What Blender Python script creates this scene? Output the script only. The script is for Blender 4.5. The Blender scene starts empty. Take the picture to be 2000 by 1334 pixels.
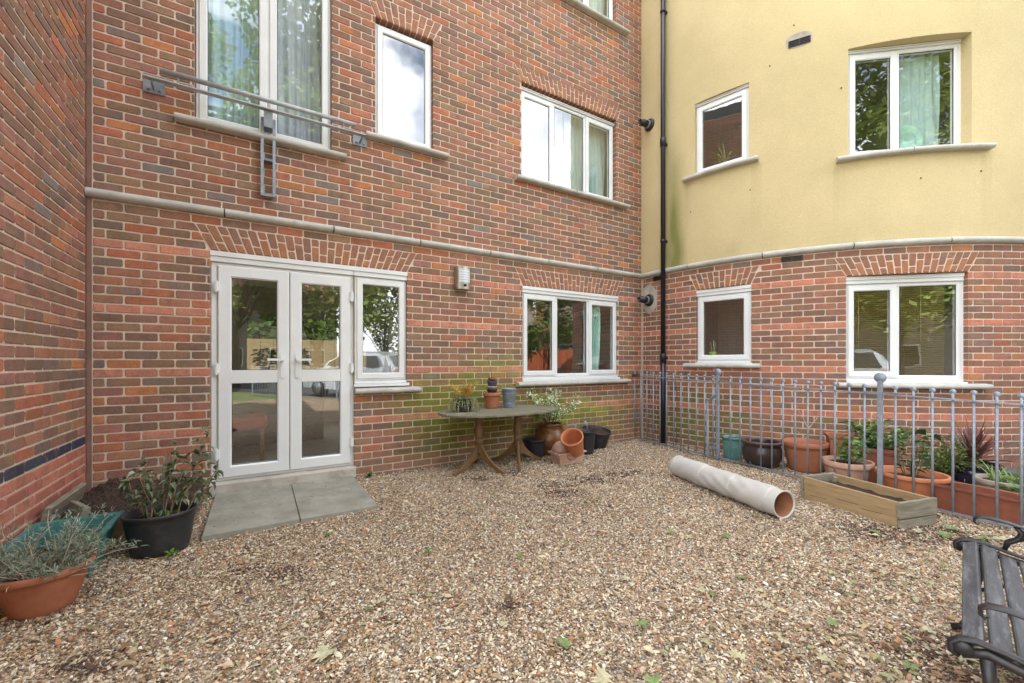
import bpy, math, random
import numpy as np
from mathutils import Vector, Matrix
R = random.Random(7)
PI = math.pi
scene = bpy.context.scene
COL = scene.collection

# ------------------------------------------------------------------ survey of the place (metres)
F_, H_, EZ = 815.0, 706.0, 1.2
A = Vector((-3.370, 3.301)); B = Vector((2.044, 6.583))
D = (B - A).normalized(); N = Vector((D.y, -D.x)); LEN = (B - A).length
CC = Vector((5.2423, 8.1693)); CR = 3.5653; TH0 = -1.112

def ground(px, py, z=0.0):
    y = F_ * (EZ - z) / (py - H_)
    return Vector(((px - 1000) / F_ * y, y, z))
def main_map(s, dep, z):
    p = A + D * s + N * dep
    return Vector((p.x, p.y, z))
E2 = Vector((D.x, D.y))            # outward normal of the left wall
def left_map(s, dep, z):           # s runs from the corner towards the viewer
    p = A + N * s + E2 * dep
    return Vector((p.x, p.y, z))
def tower_map(s, dep, z):
    th = TH0 + s / CR
    r = CR + dep
    return Vector((CC.x + r * math.sin(th), CC.y - r * math.cos(th), z))
def ts(th): return (th - TH0) * CR

def srgb(r, g, b, k=1.0):
    def f(c):
        c /= 255.0
        return c / 12.92 if c <= 0.04045 else ((c + 0.055) / 1.055) ** 2.4
    return (f(r) * k, f(g) * k, f(b) * k)
def mix(a, b, t): return tuple(a[i] * (1 - t) + b[i] * t for i in range(3))
def jit(c, a=0.1, rr=R):
    k = 1 + rr.uniform(-a, a)
    return tuple(max(0, x * k * (1 + rr.uniform(-a, a) * .3)) for x in c)

# ------------------------------------------------------------------ mesh builder
class MB:
    def __init__(s): s.v = []; s.f = []; s.m = []; s.c = []; s.sm = []
    def add(s, vs, fs, c=(1, 1, 1), m=0, smooth=False):
        o = len(s.v); s.v.extend([tuple(v) for v in vs])
        for f in fs:
            s.f.append(tuple(i + o for i in f)); s.c.append(c); s.m.append(m); s.sm.append(smooth)
    def quad(s, a, b, c, d, col=(1, 1, 1), m=0): s.add([a, b, c, d], [(0, 1, 2, 3)], col, m)
    def box(s, c, size, rz=0, bev=0.0, col=(1, 1, 1), m=0, M=None):
        x, y, z = [t / 2 for t in size]
        if bev <= 0:
            vs = [Vector((i * x, j * y, k * z)) for k in (-1, 1) for j in (-1, 1) for i in (-1, 1)]
            fs = [(0, 2, 3, 1), (4, 5, 7, 6), (0, 1, 5, 4), (2, 6, 7, 3), (0, 4, 6, 2), (1, 3, 7, 5)]
        else:
            b = min(bev, x * .9, y * .9, z * .9)
            vs = []
            for k in (-1, 1):
                for j in (-1, 1):
                    for i in (-1, 1):
                        vs.append(Vector((i * (x - b), j * (y - b), k * z)))
                        vs.append(Vector((i * (x - b), j * y, k * (z - b))))
                        vs.append(Vector((i * x, j * (y - b), k * (z - b))))
            def I(i, j, k, t): return ((k > 0) * 4 + (j > 0) * 2 + (i > 0)) * 3 + t
            fs = [(I(-1, -1, 1, 0), I(1, -1, 1, 0), I(1, 1, 1, 0), I(-1, 1, 1, 0)),
                  (I(-1, -1, -1, 0), I(-1, 1, -1, 0), I(1, 1, -1, 0), I(1, -1, -1, 0)),
                  (I(-1, -1, -1, 1), I(1, -1, -1, 1), I(1, -1, 1, 1), I(-1, -1, 1, 1)),
                  (I(-1, 1, -1, 1), I(-1, 1, 1, 1), I(1, 1, 1, 1), I(1, 1, -1, 1)),
                  (I(-1, -1, -1, 2), I(-1, -1, 1, 2), I(-1, 1, 1, 2), I(-1, 1, -1, 2)),
                  (I(1, -1, -1, 2), I(1, 1, -1, 2), I(1, 1, 1, 2), I(1, -1, 1, 2))]
            for k in (-1, 1):
                for j in (-1, 1):
                    f = (I(-1, j, k, 0), I(1, j, k, 0), I(1, j, k, 1), I(-1, j, k, 1))
                    fs.append(f if j * k < 0 else f[::-1])
                for i in (-1, 1):
                    f = (I(i, -1, k, 0), I(i, 1, k, 0), I(i, 1, k, 2), I(i, -1, k, 2))
                    fs.append(f if i * k > 0 else f[::-1])
            for j in (-1, 1):
                for i in (-1, 1):
                    f = (I(i, j, -1, 1), I(i, j, 1, 1), I(i, j, 1, 2), I(i, j, -1, 2))
                    fs.append(f if i * j < 0 else f[::-1])
                    for k in (-1, 1):
                        g = (I(i, j, k, 0), I(i, j, k, 1), I(i, j, k, 2))
                        fs.append(g if i * j * k > 0 else g[::-1])
        T = Matrix.Translation(Vector(c)) @ Matrix.Rotation(rz, 4, 'Z')
        if M is not None: T = Matrix.Translation(Vector(c)) @ M
        s.add([T @ v for v in vs], fs, col, m)
    def lathe(s, prof, seg=32, c=(0, 0, 0), col=(1, 1, 1), m=0, M=None, sy=1.0, wob=0.0, smooth=True, a0=0):
        T = Matrix.Translation(Vector(c)) @ (M if M is not None else Matrix.Identity(4))
        vs = []
        for r, z in prof:
            for i in range(seg):
                a = 2 * PI * i / seg + a0
                k = 1 + wob * math.sin(a * 3 + z * 9)
                vs.append(T @ Vector((r * k * math.cos(a), r * k * sy * math.sin(a), z)))
        fs = []
        for j in range(len(prof) - 1):
            for i in range(seg):
                k = (i + 1) % seg
                fs.append((j * seg + i, j * seg + k, (j + 1) * seg + k, (j + 1) * seg + i))
        s.add(vs, fs, col, m, smooth)
    def tube(s, pts, rad, seg=8, col=(1, 1, 1), m=0, smooth=True, flat=1.0, cap=True):
        pts = [Vector(p) for p in pts]; n = len(pts)
        rads = rad if isinstance(rad, (list, tuple)) else [rad] * n
        vs = []; up = Vector((0, 0, 1)); prev = None
        for i, p in enumerate(pts):
            t = (pts[min(i + 1, n - 1)] - pts[max(i - 1, 0)]).normalized()
            if prev is None:
                x = t.cross(up)
                if x.length < .05: x = t.cross(Vector((1, 0, 0)))
            else: x = prev - t * prev.dot(t)
            x.normalize(); prev = x; y = x.cross(t).normalized()
            for k in range(seg):
                a = 2 * PI * k / seg
                vs.append(p + (x * math.cos(a) + y * math.sin(a) * flat) * rads[i])
        fs = [(j * seg + i, j * seg + (i + 1) % seg, (j + 1) * seg + (i + 1) % seg, (j + 1) * seg + i) for j in range(n - 1) for i in range(seg)]
        if cap: fs += [tuple(range(seg))[::-1], tuple((n - 1) * seg + i for i in range(seg))]
        s.add(vs, fs, col, m, smooth)
    def leaf(s, p, d, L, W, col, up=None, fold=.25, droop=.2):
        p = Vector(p); d = Vector(d).normalized()
        u = Vector(up) if up is not None else Vector((R.uniform(-.6, .6), R.uniform(-.6, .6), 1))
        x = d.cross(u)
        if x.length < .05: x = d.cross(Vector((1, 0, 0)))
        x.normalize(); nn = x.cross(d)
        q = [p, p + d * L * .3 + x * W * .42 + nn * fold * W, p + d * L * .65 + x * W * .4 + nn * (fold * W - droop * L * .3), p + d * L - nn * droop * L,
             p + d * L * .65 - x * W * .4 + nn * (fold * W - droop * L * .3), p + d * L * .3 - x * W * .42 + nn * fold * W, p + d * L * .5 - nn * droop * L * .15]
        s.add(q, [(0, 1, 6), (1, 2, 6), (2, 3, 6), (3, 4, 6), (4, 5, 6), (5, 0, 6)], col)
    def build(s, name, mats, parent=None, loc=None, rot=None, bevel=0):
        me = bpy.data.meshes.new(name)
        me.from_pydata(s.v, [], s.f)
        if not isinstance(mats, (list, tuple)): mats = [mats]
        for m in mats: me.materials.append(m)
        me.polygons.foreach_set('material_index', s.m)
        me.polygons.foreach_set('use_smooth', s.sm)
        ca = me.color_attributes.new('Col', 'FLOAT_COLOR', 'CORNER')
        arr = np.ones((len(me.loops), 4), dtype=np.float32)
        cnt = np.array([len(f) for f in s.f]); arr[:, :3] = np.repeat(np.array(s.c, dtype=np.float32).reshape(-1, 3), cnt, axis=0)
        ca.data.foreach_set('color', arr.ravel())
        me.update()
        o = bpy.data.objects.new(name, me); COL.objects.link(o)
        if parent is not None: o.parent = parent
        if loc is not None: o.location = loc
        if rot is not None: o.rotation_euler = rot
        return o

def tag(o, label=None, cat=None, group=None, kind=None):
    if label: o['label'] = label
    if cat: o['category'] = cat
    if group: o['group'] = group
    if kind: o['kind'] = kind
    return o
def thing(name, label, cat, loc=(0, 0, 0), rz=0, group=None):
    o = bpy.data.objects.new(name, None); COL.objects.link(o)
    o.location = loc; o.rotation_euler = (0, 0, rz); o.empty_display_size = .1
    return tag(o, label, cat, group)
def kids(o): return [c for c in bpy.data.objects if c.parent == o]
def copy_tree(o, parent=None):
    c = o.copy(); COL.objects.link(c); c.parent = parent
    for ch in kids(o): copy_tree(ch, c)
    return c

# ------------------------------------------------------------------ materials
def newmat(name):
    m = bpy.data.materials.new(name); m.use_nodes = True
    nt = m.node_tree; b = nt.nodes['Principled BSDF']
    return m, nt, b
def node(nt, t, **k):
    n = nt.nodes.new(t)
    for a, v in k.items():
        if a == 'inp':
            for kk, vv in v.items(): n.inputs[kk].default_value = vv
        else: setattr(n, a, v)
    return n
def ramp(nt, fac, stops):
    r = nt.nodes.new('ShaderNodeValToRGB'); nt.links.new(fac, r.inputs[0])
    e = r.color_ramp.elements
    while len(e) < len(stops): e.new(0.5)
    for i, (p, c) in enumerate(stops):
        e[i].position = p; e[i].color = (*c, 1) if len(c) == 3 else c
    return r
def coords(nt): return nt.nodes.new('ShaderNodeTexCoord').outputs['Object']
def noise(nt, co, sc, det=4, rough=.6, dist=0):
    n = node(nt, 'ShaderNodeTexNoise', inp={'Scale': sc, 'Detail': det, 'Roughness': rough, 'Distortion': dist})
    nt.links.new(co, n.inputs['Vector']); return n
def mixc(nt, fac, a, b, mode='MIX'):
    m = node(nt, 'ShaderNodeMix', data_type='RGBA', blend_type=mode)
    for i, x in ((0, fac), (6, a), (7, b)):
        if hasattr(x, 'is_output'): nt.links.new(x, m.inputs[i])
        elif isinstance(x, tuple): m.inputs[i].default_value = (*x[:3], 1)
        else: m.inputs[i].default_value = x
    return m.outputs[2]
def bump(nt, b, h, strength, dist=.01):
    n = node(nt, 'ShaderNodeBump', inp={'Strength': strength, 'Distance': dist})
    nt.links.new(h, n.inputs['Height']); nt.links.new(n.outputs[0], b.inputs['Normal']); return n
def pmat(name, c, rough=.6, metal=0, var=.25, vs=8, dirt=None, dirtamt=.5, ds=5, bs=.3, bsc=60, stretch=None, vcol=False, spec=.5):
    """paint / clay / metal / wood: base colour, slow variation, dirt patches, fine bump"""
    m, nt, b = newmat(name); co = coords(nt)
    if stretch:
        mp = node(nt, 'ShaderNodeMapping'); mp.inputs['Scale'].default_value = stretch
        nt.links.new(co, mp.inputs['Vector']); co = mp.outputs[0]
    n1 = noise(nt, co, vs, 5)
    r1 = ramp(nt, n1.outputs['Fac'], [(.3, (1 - var,) * 3), (.7, (1 + var * .4,) * 3)])
    if vcol:
        base = node(nt, 'ShaderNodeVertexColor', layer_name='Col').outputs[0]
    else: base = c
    col = mixc(nt, 1.0, base, r1.outputs[0], 'MULTIPLY')
    if dirt:
        n2 = noise(nt, co, ds, 6, .7)
        r2 = ramp(nt, n2.outputs['Fac'], [(.62 - dirtamt * .3, (0, 0, 0)), (.78 - dirtamt * .2, (1, 1, 1))])
        sc = node(nt, 'ShaderNodeMath', operation='MULTIPLY', inp={1: min(1, dirtamt * 1.3)}); nt.links.new(r2.outputs[0], sc.inputs[0])
        col = mixc(nt, sc.outputs[0], col, dirt)
    nt.links.new(col, b.inputs['Base Color'])
    b.inputs['Roughness'].default_value = rough; b.inputs['Metallic'].default_value = metal
    b.inputs['Specular IOR Level'].default_value = spec
    if bs: bump(nt, b, noise(nt, co, bsc, 4).outputs['Fac'], bs, .004)
    return m

def brickmat():
    m, nt, b = newmat('fired_brick'); co = coords(nt)
    v = node(nt, 'ShaderNodeVertexColor', layer_name='Col').outputs[0]
    n1 = noise(nt, co, 9, 5, .65); n2 = noise(nt, co, 70, 5, .75); n3 = noise(nt, co, 300, 2)
    c = mixc(nt, 1, v, ramp(nt, n1.outputs['Fac'], [(.3, (.84, .85, .87)), (.7, (1.2, 1.16, 1.13))]).outputs[0], 'MULTIPLY')
    c = mixc(nt, 1, c, ramp(nt, n2.outputs['Fac'], [(.28, (.7, .7, .72)), (.5, (1.04, 1.04, 1.04)), (.75, (1.25, 1.24, 1.22))]).outputs[0], 'MULTIPLY')
    n4 = noise(nt, co, 4, 8, .8)
    sp = ramp(nt, n4.outputs['Fac'], [(.66, (0, 0, 0)), (.8, (.35, .35, .35))])
    c = mixc(nt, sp.outputs[0], c, srgb(190, 175, 160))
    n5 = noise(nt, co, 7.3, 3, .5, .8); n6 = noise(nt, co, 6.1, 4, .55, .5)
    c = mixc(nt, ramp(nt, n5.outputs['Fac'], [(.56, (0, 0, 0)), (.66, (.55, .55, .55))]).outputs[0], c, srgb(158, 100, 74))
    mp_ = node(nt, 'ShaderNodeMapping'); mp_.inputs['Location'].default_value = (5, 3, 9); nt.links.new(co, mp_.inputs['Vector']); nt.links.new(mp_.outputs[0], n6.inputs['Vector'])
    c = mixc(nt, ramp(nt, n6.outputs['Fac'], [(.58, (0, 0, 0)), (.7, (.5, .5, .5))]).outputs[0], c, srgb(108, 90, 84))
    nt.links.new(c, b.inputs['Base Color']); b.inputs['Roughness'].default_value = .85
    b.inputs['Specular IOR Level'].default_value = .3
    ad = node(nt, 'ShaderNodeMath', operation='ADD'); nt.links.new(n2.outputs['Fac'], ad.inputs[0]); nt.links.new(n3.outputs['Fac'], ad.inputs[1])
    bump(nt, b, ad.outputs[0], .5, .004)
    return m
def mortarmat():
    m, nt, b = newmat('mortar'); co = coords(nt)
    v = node(nt, 'ShaderNodeVertexColor', layer_name='Col').outputs[0]
    n1 = noise(nt, co, 6, 6, .7); n2 = noise(nt, co, 120, 4, .7)
    c = mixc(nt, 1, v, ramp(nt, n1.outputs['Fac'], [(.3, (.78, .77, .75)), (.7, (1.1, 1.1, 1.1))]).outputs[0], 'MULTIPLY')
    c = mixc(nt, 1, c, ramp(nt, n2.outputs['Fac'], [(.3, (.8, .8, .8)), (.7, (1.1, 1.1, 1.1))]).outputs[0], 'MULTIPLY')
    nt.links.new(c, b.inputs['Base Color']); b.inputs['Roughness'].default_value = .95
    bump(nt, b, n2.outputs['Fac'], .6, .004)
    return m
def glassmat():
    m, nt, b = newmat('window_glass'); nt.nodes.remove(b)
    co = coords(nt)
    out = nt.nodes['Material Output']
    lw = node(nt, 'ShaderNodeLayerWeight'); lw.inputs['Blend'].default_value = .5
    pw = node(nt, 'ShaderNodeMath', operation='POWER', inp={1: 5.0}); nt.links.new(lw.outputs['Facing'], pw.inputs[0])
    fr = node(nt, 'ShaderNodeMath', operation='MULTIPLY_ADD', inp={1: .80, 2: .20}); nt.links.new(pw.outputs[0], fr.inputs[0])
    tr = node(nt, 'ShaderNodeBsdfTransparent'); tr.inputs[0].default_value = (.93, .96, .945, 1)
    gl = node(nt, 'ShaderNodeBsdfGlossy', inp={'Roughness': 0.0}); gl.inputs[0].default_value = (.97, .99, 1, 1)
    n1 = noise(nt, co, 2.2, 2, .5)
    bp = node(nt, 'ShaderNodeBump', inp={'Strength': .12, 'Distance': .01}); nt.links.new(n1.outputs['Fac'], bp.inputs['Height'])
    nt.links.new(bp.outputs[0], gl.inputs['Normal'])
    mx = node(nt, 'ShaderNodeMixShader')
    nt.links.new(fr.outputs[0], mx.inputs[0]); nt.links.new(tr.outputs[0], mx.inputs[1]); nt.links.new(gl.outputs[0], mx.inputs[2])
    nt.links.new(mx.outputs[0], out.inputs[0]); return m
def leafmat(name='leaf', rough=.5):
    m, nt, b = newmat(name); co = coords(nt)
    v = node(nt, 'ShaderNodeVertexColor', layer_name='Col').outputs[0]
    n1 = noise(nt, co, 25, 3)
    c = mixc(nt, 1, v, ramp(nt, n1.outputs['Fac'], [(.3, (.75, .78, .75)), (.7, (1.2, 1.15, 1.1))]).outputs[0], 'MULTIPLY')
    nt.links.new(c, b.inputs['Base Color']); b.inputs['Roughness'].default_value = rough
    out = nt.nodes['Material Output']
    t = node(nt, 'ShaderNodeBsdfTranslucent'); nt.links.new(c, t.inputs[0])
    mx = node(nt, 'ShaderNodeMixShader', inp={0: .25})
    nt.links.new(b.outputs[0], mx.inputs[1]); nt.links.new(t.outputs[0], mx.inputs[2]); nt.links.new(mx.outputs[0], out.inputs[0])
    return m
def rendermat():
    m, nt, b = newmat('yellow_render'); co = coords(nt)
    v = node(nt, 'ShaderNodeVertexColor', layer_name='Col').outputs[0]
    n1 = noise(nt, co, .7, 6, .6); n2 = noise(nt, co, 90, 5, .8); n3 = noise(nt, co, 9, 8, .8)
    c = mixc(nt, 1, v, ramp(nt, n1.outputs['Fac'], [(.3, (.86, .85, .83)), (.7, (1.07, 1.06, 1.06))]).outputs[0], 'MULTIPLY')
    c = mixc(nt, 1, c, ramp(nt, n2.outputs['Fac'], [(.3, (.8, .8, .79)), (.7, (1.08, 1.08, 1.08))]).outputs[0], 'MULTIPLY')
    n7 = noise(nt, co, 5.5, 5, .6, 1.2)
    c = mixc(nt, ramp(nt, n7.outputs['Fac'], [(.68, (0, 0, 0)), (.78, (.4, .4, .4))]).outputs[0], c, srgb(222, 212, 184))
    c = mixc(nt, ramp(nt, n3.outputs['Fac'], [(.7, (0, 0, 0)), (.86, (.5, .5, .5))]).outputs[0], c, srgb(160, 145, 105))
    nt.links.new(c, b.inputs['Base Color']); b.inputs['Roughness'].default_value = .95; b.inputs['Specular IOR Level'].default_value = .2
    bump(nt, b, n2.outputs['Fac'], .8, .006)
    return m
M_BRICK = brickmat(); M_MORTAR = mortarmat(); M_GLASS = glassmat(); M_LEAF = leafmat(); M_RENDER = rendermat()
M_LEAFG = leafmat('glossy_leaf', .3)
M_PVC = pmat('white_upvc', (.74, .75, .74), .32, var=.06, vs=3, dirt=srgb(170, 165, 150), dirtamt=.08, ds=14, bs=.03)
M_STONE = pmat('cast_stone', srgb(188, 185, 176), .85, var=.22, vs=5, dirt=srgb(122, 118, 106), dirtamt=.3, ds=7, bs=.5, bsc=90)
M_CONC = pmat('concrete_step', srgb(186, 178, 166), .9, var=.25, vs=4, dirt=srgb(110, 100, 84), dirtamt=.4, ds=6, bs=.5, bsc=70)
M_SLAB = pmat('paving_slab', srgb(152, 149, 136), .9, var=.28, vs=3.5, dirt=srgb(120, 117, 98), dirtamt=.5, ds=5, bs=.55, bsc=60)
M_GALV = pmat('galvanised_steel', srgb(146, 156, 168), .5, metal=.35, var=.3, vs=14, dirt=srgb(196, 200, 204), dirtamt=.3, ds=25, bs=.15)
M_GALV2 = pmat('dull_galvanised_steel', srgb(140, 146, 150), .5, metal=.4, var=.3, vs=12, dirt=srgb(100, 98, 92), dirtamt=.3, ds=9, bs=.15)
M_GALVL = pmat('light_galvanised_steel', srgb(178, 180, 182), .55, metal=.15, var=.2, vs=12, dirt=srgb(140, 138, 134), dirtamt=.3, ds=9, bs=.1)
M_RUST = pmat('rusty_steel', srgb(90, 55, 38), .9, var=.4)
M_TERRA = pmat('terracotta', srgb(170, 106, 76), .8, var=.25, vs=6, dirt=srgb(140, 84, 58), dirtamt=.4, ds=7, bs=.2)
M_TERRAP = pmat('orange_terracotta', srgb(190, 118, 78), .6, var=.15, vs=5, dirt=srgb(150, 90, 60), dirtamt=.2, ds=7, bs=.1)
M_TERRAOLD = pmat('bleached_terracotta', srgb(186, 144, 120), .85, var=.25, vs=6, dirt=srgb(205, 190, 175), dirtamt=.45, ds=8, bs=.2)
M_TERRAD = pmat('dark_terracotta', srgb(138, 78, 56), .7, var=.25, vs=6, dirt=srgb(95, 56, 42), dirtamt=.4, ds=7, bs=.2)
M_BLACKP = pmat('black_plastic', srgb(44, 44, 48), .5, var=.25, vs=6, dirt=srgb(80, 76, 72), dirtamt=.35, ds=9, bs=.15)
M_TEAL = pmat('teal_plastic', srgb(58, 120, 116), .45, var=.2, vs=5, dirt=srgb(90, 140, 128), dirtamt=.3, ds=9, bs=.1)
M_TEALG = pmat('teal_glaze', srgb(92, 138, 130), .25, var=.25, vs=9, dirt=srgb(130, 180, 165), dirtamt=.3, ds=12, bs=.1)
M_BROWNG = pmat('brown_glaze', srgb(128, 84, 46), .3, var=.35, vs=9, dirt=srgb(70, 44, 28), dirtamt=.5, ds=6, bs=.2, stretch=(1, 1, 3))
M_DARKG = pmat('dark_brown_glaze', srgb(56, 44, 42), .3, var=.3, vs=9, bs=.1)
M_RIMG = pmat('reddish_brown_rim', srgb(98, 72, 68), .4, var=.25)
M_NAVY = pmat('navy_glaze', srgb(28, 30, 50), .15, var=.3, bs=.05)
M_GREYP = pmat('pale_grey_clay', srgb(160, 148, 132), .9, var=.25, bs=.4)
M_SOIL = pmat('potting_soil', srgb(62, 46, 36), 1, var=.5, vs=40, dirt=srgb(100, 78, 60), dirtamt=.35, ds=60, bs=1, bsc=120)
M_WOODT = pmat('weathered_table_wood', srgb(126, 120, 100), .8, var=.35, vs=9, dirt=srgb(92, 100, 66), dirtamt=.4, ds=5, bs=.5, bsc=30, stretch=(1, 9, 1))
M_WOODL = pmat('table_leg_wood', srgb(122, 92, 58), .55, var=.35, vs=7, dirt=srgb(84, 66, 46), dirtamt=.35, ds=6, bs=.25, bsc=40, stretch=(3, 3, .6))
M_WOODP = pmat('planter_wood', srgb(168, 140, 100), .85, var=.35, vs=6, dirt=srgb(116, 104, 80), dirtamt=.45, ds=3, bs=.5, bsc=25, stretch=(1, 9, 9))
M_WOODE = pmat('grey_planter_wood', srgb(140, 132, 114), .9, var=.35, vs=7, dirt=srgb(92, 82, 66), dirtamt=.5, ds=3, bs=.5, bsc=25, stretch=(9, 1, 9))
M_WOODB = pmat('bench_slat_wood', srgb(74, 74, 76), .7, var=.45, vs=6, dirt=srgb(150, 150, 152), dirtamt=.33, ds=7, bs=.6, bsc=25, stretch=(1, 6, 3))
M_IRON = pmat('black_cast_iron', srgb(34, 32, 33), .45, var=.3, vs=12, dirt=srgb(66, 46, 40), dirtamt=.3, bs=.3)
M_CLOTH = pmat('beige_cloth', srgb(186, 182, 174), .9, var=.12, vs=5, dirt=srgb(186, 168, 150), dirtamt=.3, ds=5, bs=.3, bsc=200)
M_CARD = pmat('cardboard_tube', srgb(140, 92, 60), .9, var=.3, bs=.2)
M_PIPE = pmat('black_downpipe_plastic', srgb(30, 30, 36), .3, var=.2, bs=.05)
M_ALU = pmat('brushed_steel', srgb(176, 170, 155), .35, metal=.8, var=.1, bs=.05)
M_WHITEP = pmat('opal_plastic', srgb(215, 222, 228), .4, var=.03, bs=0)
M_DARKHOLE = pmat('dark_vent', srgb(32, 28, 26), .9, bs=0)
M_GREYV = pmat('grey_vent', srgb(78, 72, 68), .9, bs=.1)
M_CURT = pmat('white_curtain', srgb(196, 199, 210), .95, var=.05, bs=.05)
M_CURTG = pmat('mint_curtain', srgb(186, 206, 202), .95, var=.08, bs=.05)
M_CURTM = pmat('bright_mint_curtain', srgb(186, 226, 212), .95, var=.08, bs=.05)
M_BLIND = pmat('brown_blind', srgb(186, 164, 96), .6, var=.1, bs=0)
M_ROOM = pmat('room_plaster', srgb(176, 170, 158), .9, var=.08, bs=0)
M_SEAL = pmat('brown_sealant', srgb(134, 100, 86), .9, var=.25, bs=.3)
M_STEM = pmat('stem', (.5, .4, .3), .8, vcol=True, var=.2, bs=.2)
M_LEAD = pmat('flat_roof', srgb(90, 90, 92), .8)
M_YELLOWREV = pmat('yellow_reveal', srgb(198, 172, 118), .95, var=.12, bs=.3)
M_ALGAE = None

# ------------------------------------------------------------------ brickwork
PAL = [(srgb(126, 102, 90), 24), (srgb(136, 110, 92), 20), (srgb(144, 106, 96), 20), (srgb(154, 112, 94), 17), (srgb(162, 106, 84), 7), (srgb(172, 118, 82), 4),
       (srgb(120, 104, 98), 7), (srgb(124, 117, 115), 1.5)]
PT = sum(w for _, w in PAL)
PAL = [((c[0] * 1.05, c[1] * 1.0, c[2] * .90), w) for c, w in PAL]
def pick(rr):
    x = rr.uniform(0, PT)
    for c, w in PAL:
        x -= w
        if x <= 0: return c
    return PAL[0][0]
BAND = srgb(190, 130, 106); BANDR = srgb(178, 116, 94)
GREEN = srgb(140, 146, 44); DGREEN = srgb(72, 88, 36)
MORT = srgb(218, 198, 178)
RB = random.Random(11)

def brickpoly(mb, mp, q, col, ext=None, depth=.1, h=0.0):
    """q = bl, br, tr, tl in wall coordinates; one brick standing proud of the mortar"""
    m = .0062
    c = [(q[0][0] + m, q[0][1] + m), (q[1][0] - m, q[1][1] + m), (q[2][0] - m, q[2][1] - m), (q[3][0] + m, q[3][1] - m)]
    w = min(c[1][0] - c[0][0], c[2][0] - c[3][0])
    if max(c[1][0] - c[0][0], c[2][0] - c[3][0]) < .008: return
    if w < .004:
        return
    ch = min(.009, w * .3)
    def j(): return RB.uniform(-.0016, .0016)
    o = []
    for i in range(4):
        a = Vector(c[i]); p = Vector(c[i - 1]); n = Vector(c[(i + 1) % 4])
        for t in ((p - a), (n - a)):
            l = t.length; k = min(ch * RB.uniform(.4, 1.3), l * .3)
            v = a + t / max(l, 1e-6) * k
            o.append((v.x + j(), v.y + j()))
    cx = sum(p[0] for p in c) / 4; cz = sum(p[1] for p in c) / 4
    tz = RB.uniform(-.0012, .0012); tx = RB.uniform(-.0012, .0012)
    vs = []
    for (s, z) in o: vs.append(mp(s, -.012, z))
    for (s, z) in o: vs.append(mp(s, -.0025 + h, z))
    for (s, z) in o:
        sx = .003 if s < cx else -.003; sz = .003 if z < cz else -.003
        vs.append(mp(s + sx, h + .0005 + tx * (1 if s < cx else -1) + tz * (1 if z < cz else -1), z + sz))
    fs = []
    for i in range(8):
        k = (i + 1) % 8
        fs.append((i, k, 8 + k, 8 + i)); fs.append((8 + i, 8 + k, 16 + k, 16 + i))
    fs.append(tuple(16 + i for i in range(8)))
    mb.add(vs, fs, col, 0)
    if ext:
        dk = col
        if 'L' in ext: mb.add([mp(q[0][0] + .0055, -.0005, c[0][1]), mp(q[3][0] + .0055, -.0005, c[3][1]), mp(q[3][0], -.006, c[3][1]), mp(q[0][0], -.006, c[0][1]), mp(q[3][0], -depth, c[3][1]), mp(q[0][0], -depth, c[0][1])], [(0, 1, 2, 3), (3, 2, 4, 5)], dk)
        if 'R' in ext: mb.add([mp(q[1][0] - .0055, -.0005, c[1][1]), mp(q[2][0] - .0055, -.0005, c[2][1]), mp(q[2][0], -.006, c[2][1]), mp(q[1][0], -.006, c[1][1]), mp(q[2][0], -depth, c[2][1]), mp(q[1][0], -depth, c[1][1])], [(0, 3, 2, 1), (3, 5, 4, 2)], dk)
        if 'B' in ext: mb.add([mp(c[0][0], -.0005, q[0][1] + .0055), mp(c[1][0], -.0005, q[1][1] + .0055), mp(c[1][0], -.006, q[1][1]), mp(c[0][0], -.006, q[0][1]), mp(c[1][0], -depth, q[1][1]), mp(c[0][0], -depth, q[0][1])], [(0, 3, 2, 1), (3, 5, 4, 2)], dk)

def sheet(mb, mp, S0, S1, Z0, Z1, openings, dep, step, col, m, colf=None, zstep=None):
    ss = {S0, S1}; zs = {Z0, Z1}
    for o in openings: ss |= {o[0], o[1]}; zs |= {o[2], o[3]}
    k = S0
    while k < S1: ss.add(round(k, 4)); k += step
    k = Z0
    while zstep and k < Z1: zs.add(round(k, 4)); k += zstep
    ss = sorted(x for x in ss if S0 <= x <= S1); zs = sorted(z for z in zs if Z0 <= z <= Z1)
    for i in range(len(ss) - 1):
        if ss[i + 1] - ss[i] < 1e-5: continue
        for j in range(len(zs) - 1):
            if zs[j + 1] - zs[j] < 1e-5: continue
            a, b_ = (ss[i] + ss[i + 1]) / 2, (zs[j] + zs[j + 1]) / 2
            if any(o[0] < a < o[1] and o[2] < b_ < o[3] for o in openings): continue
            cc = colf(a, b_) if colf else col
            mb.quad(mp(ss[i], dep, zs[j]), mp(ss[i + 1], dep, zs[j]), mp(ss[i + 1], dep, zs[j + 1]), mp(ss[i], dep, zs[j + 1]), cc, m)

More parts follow.
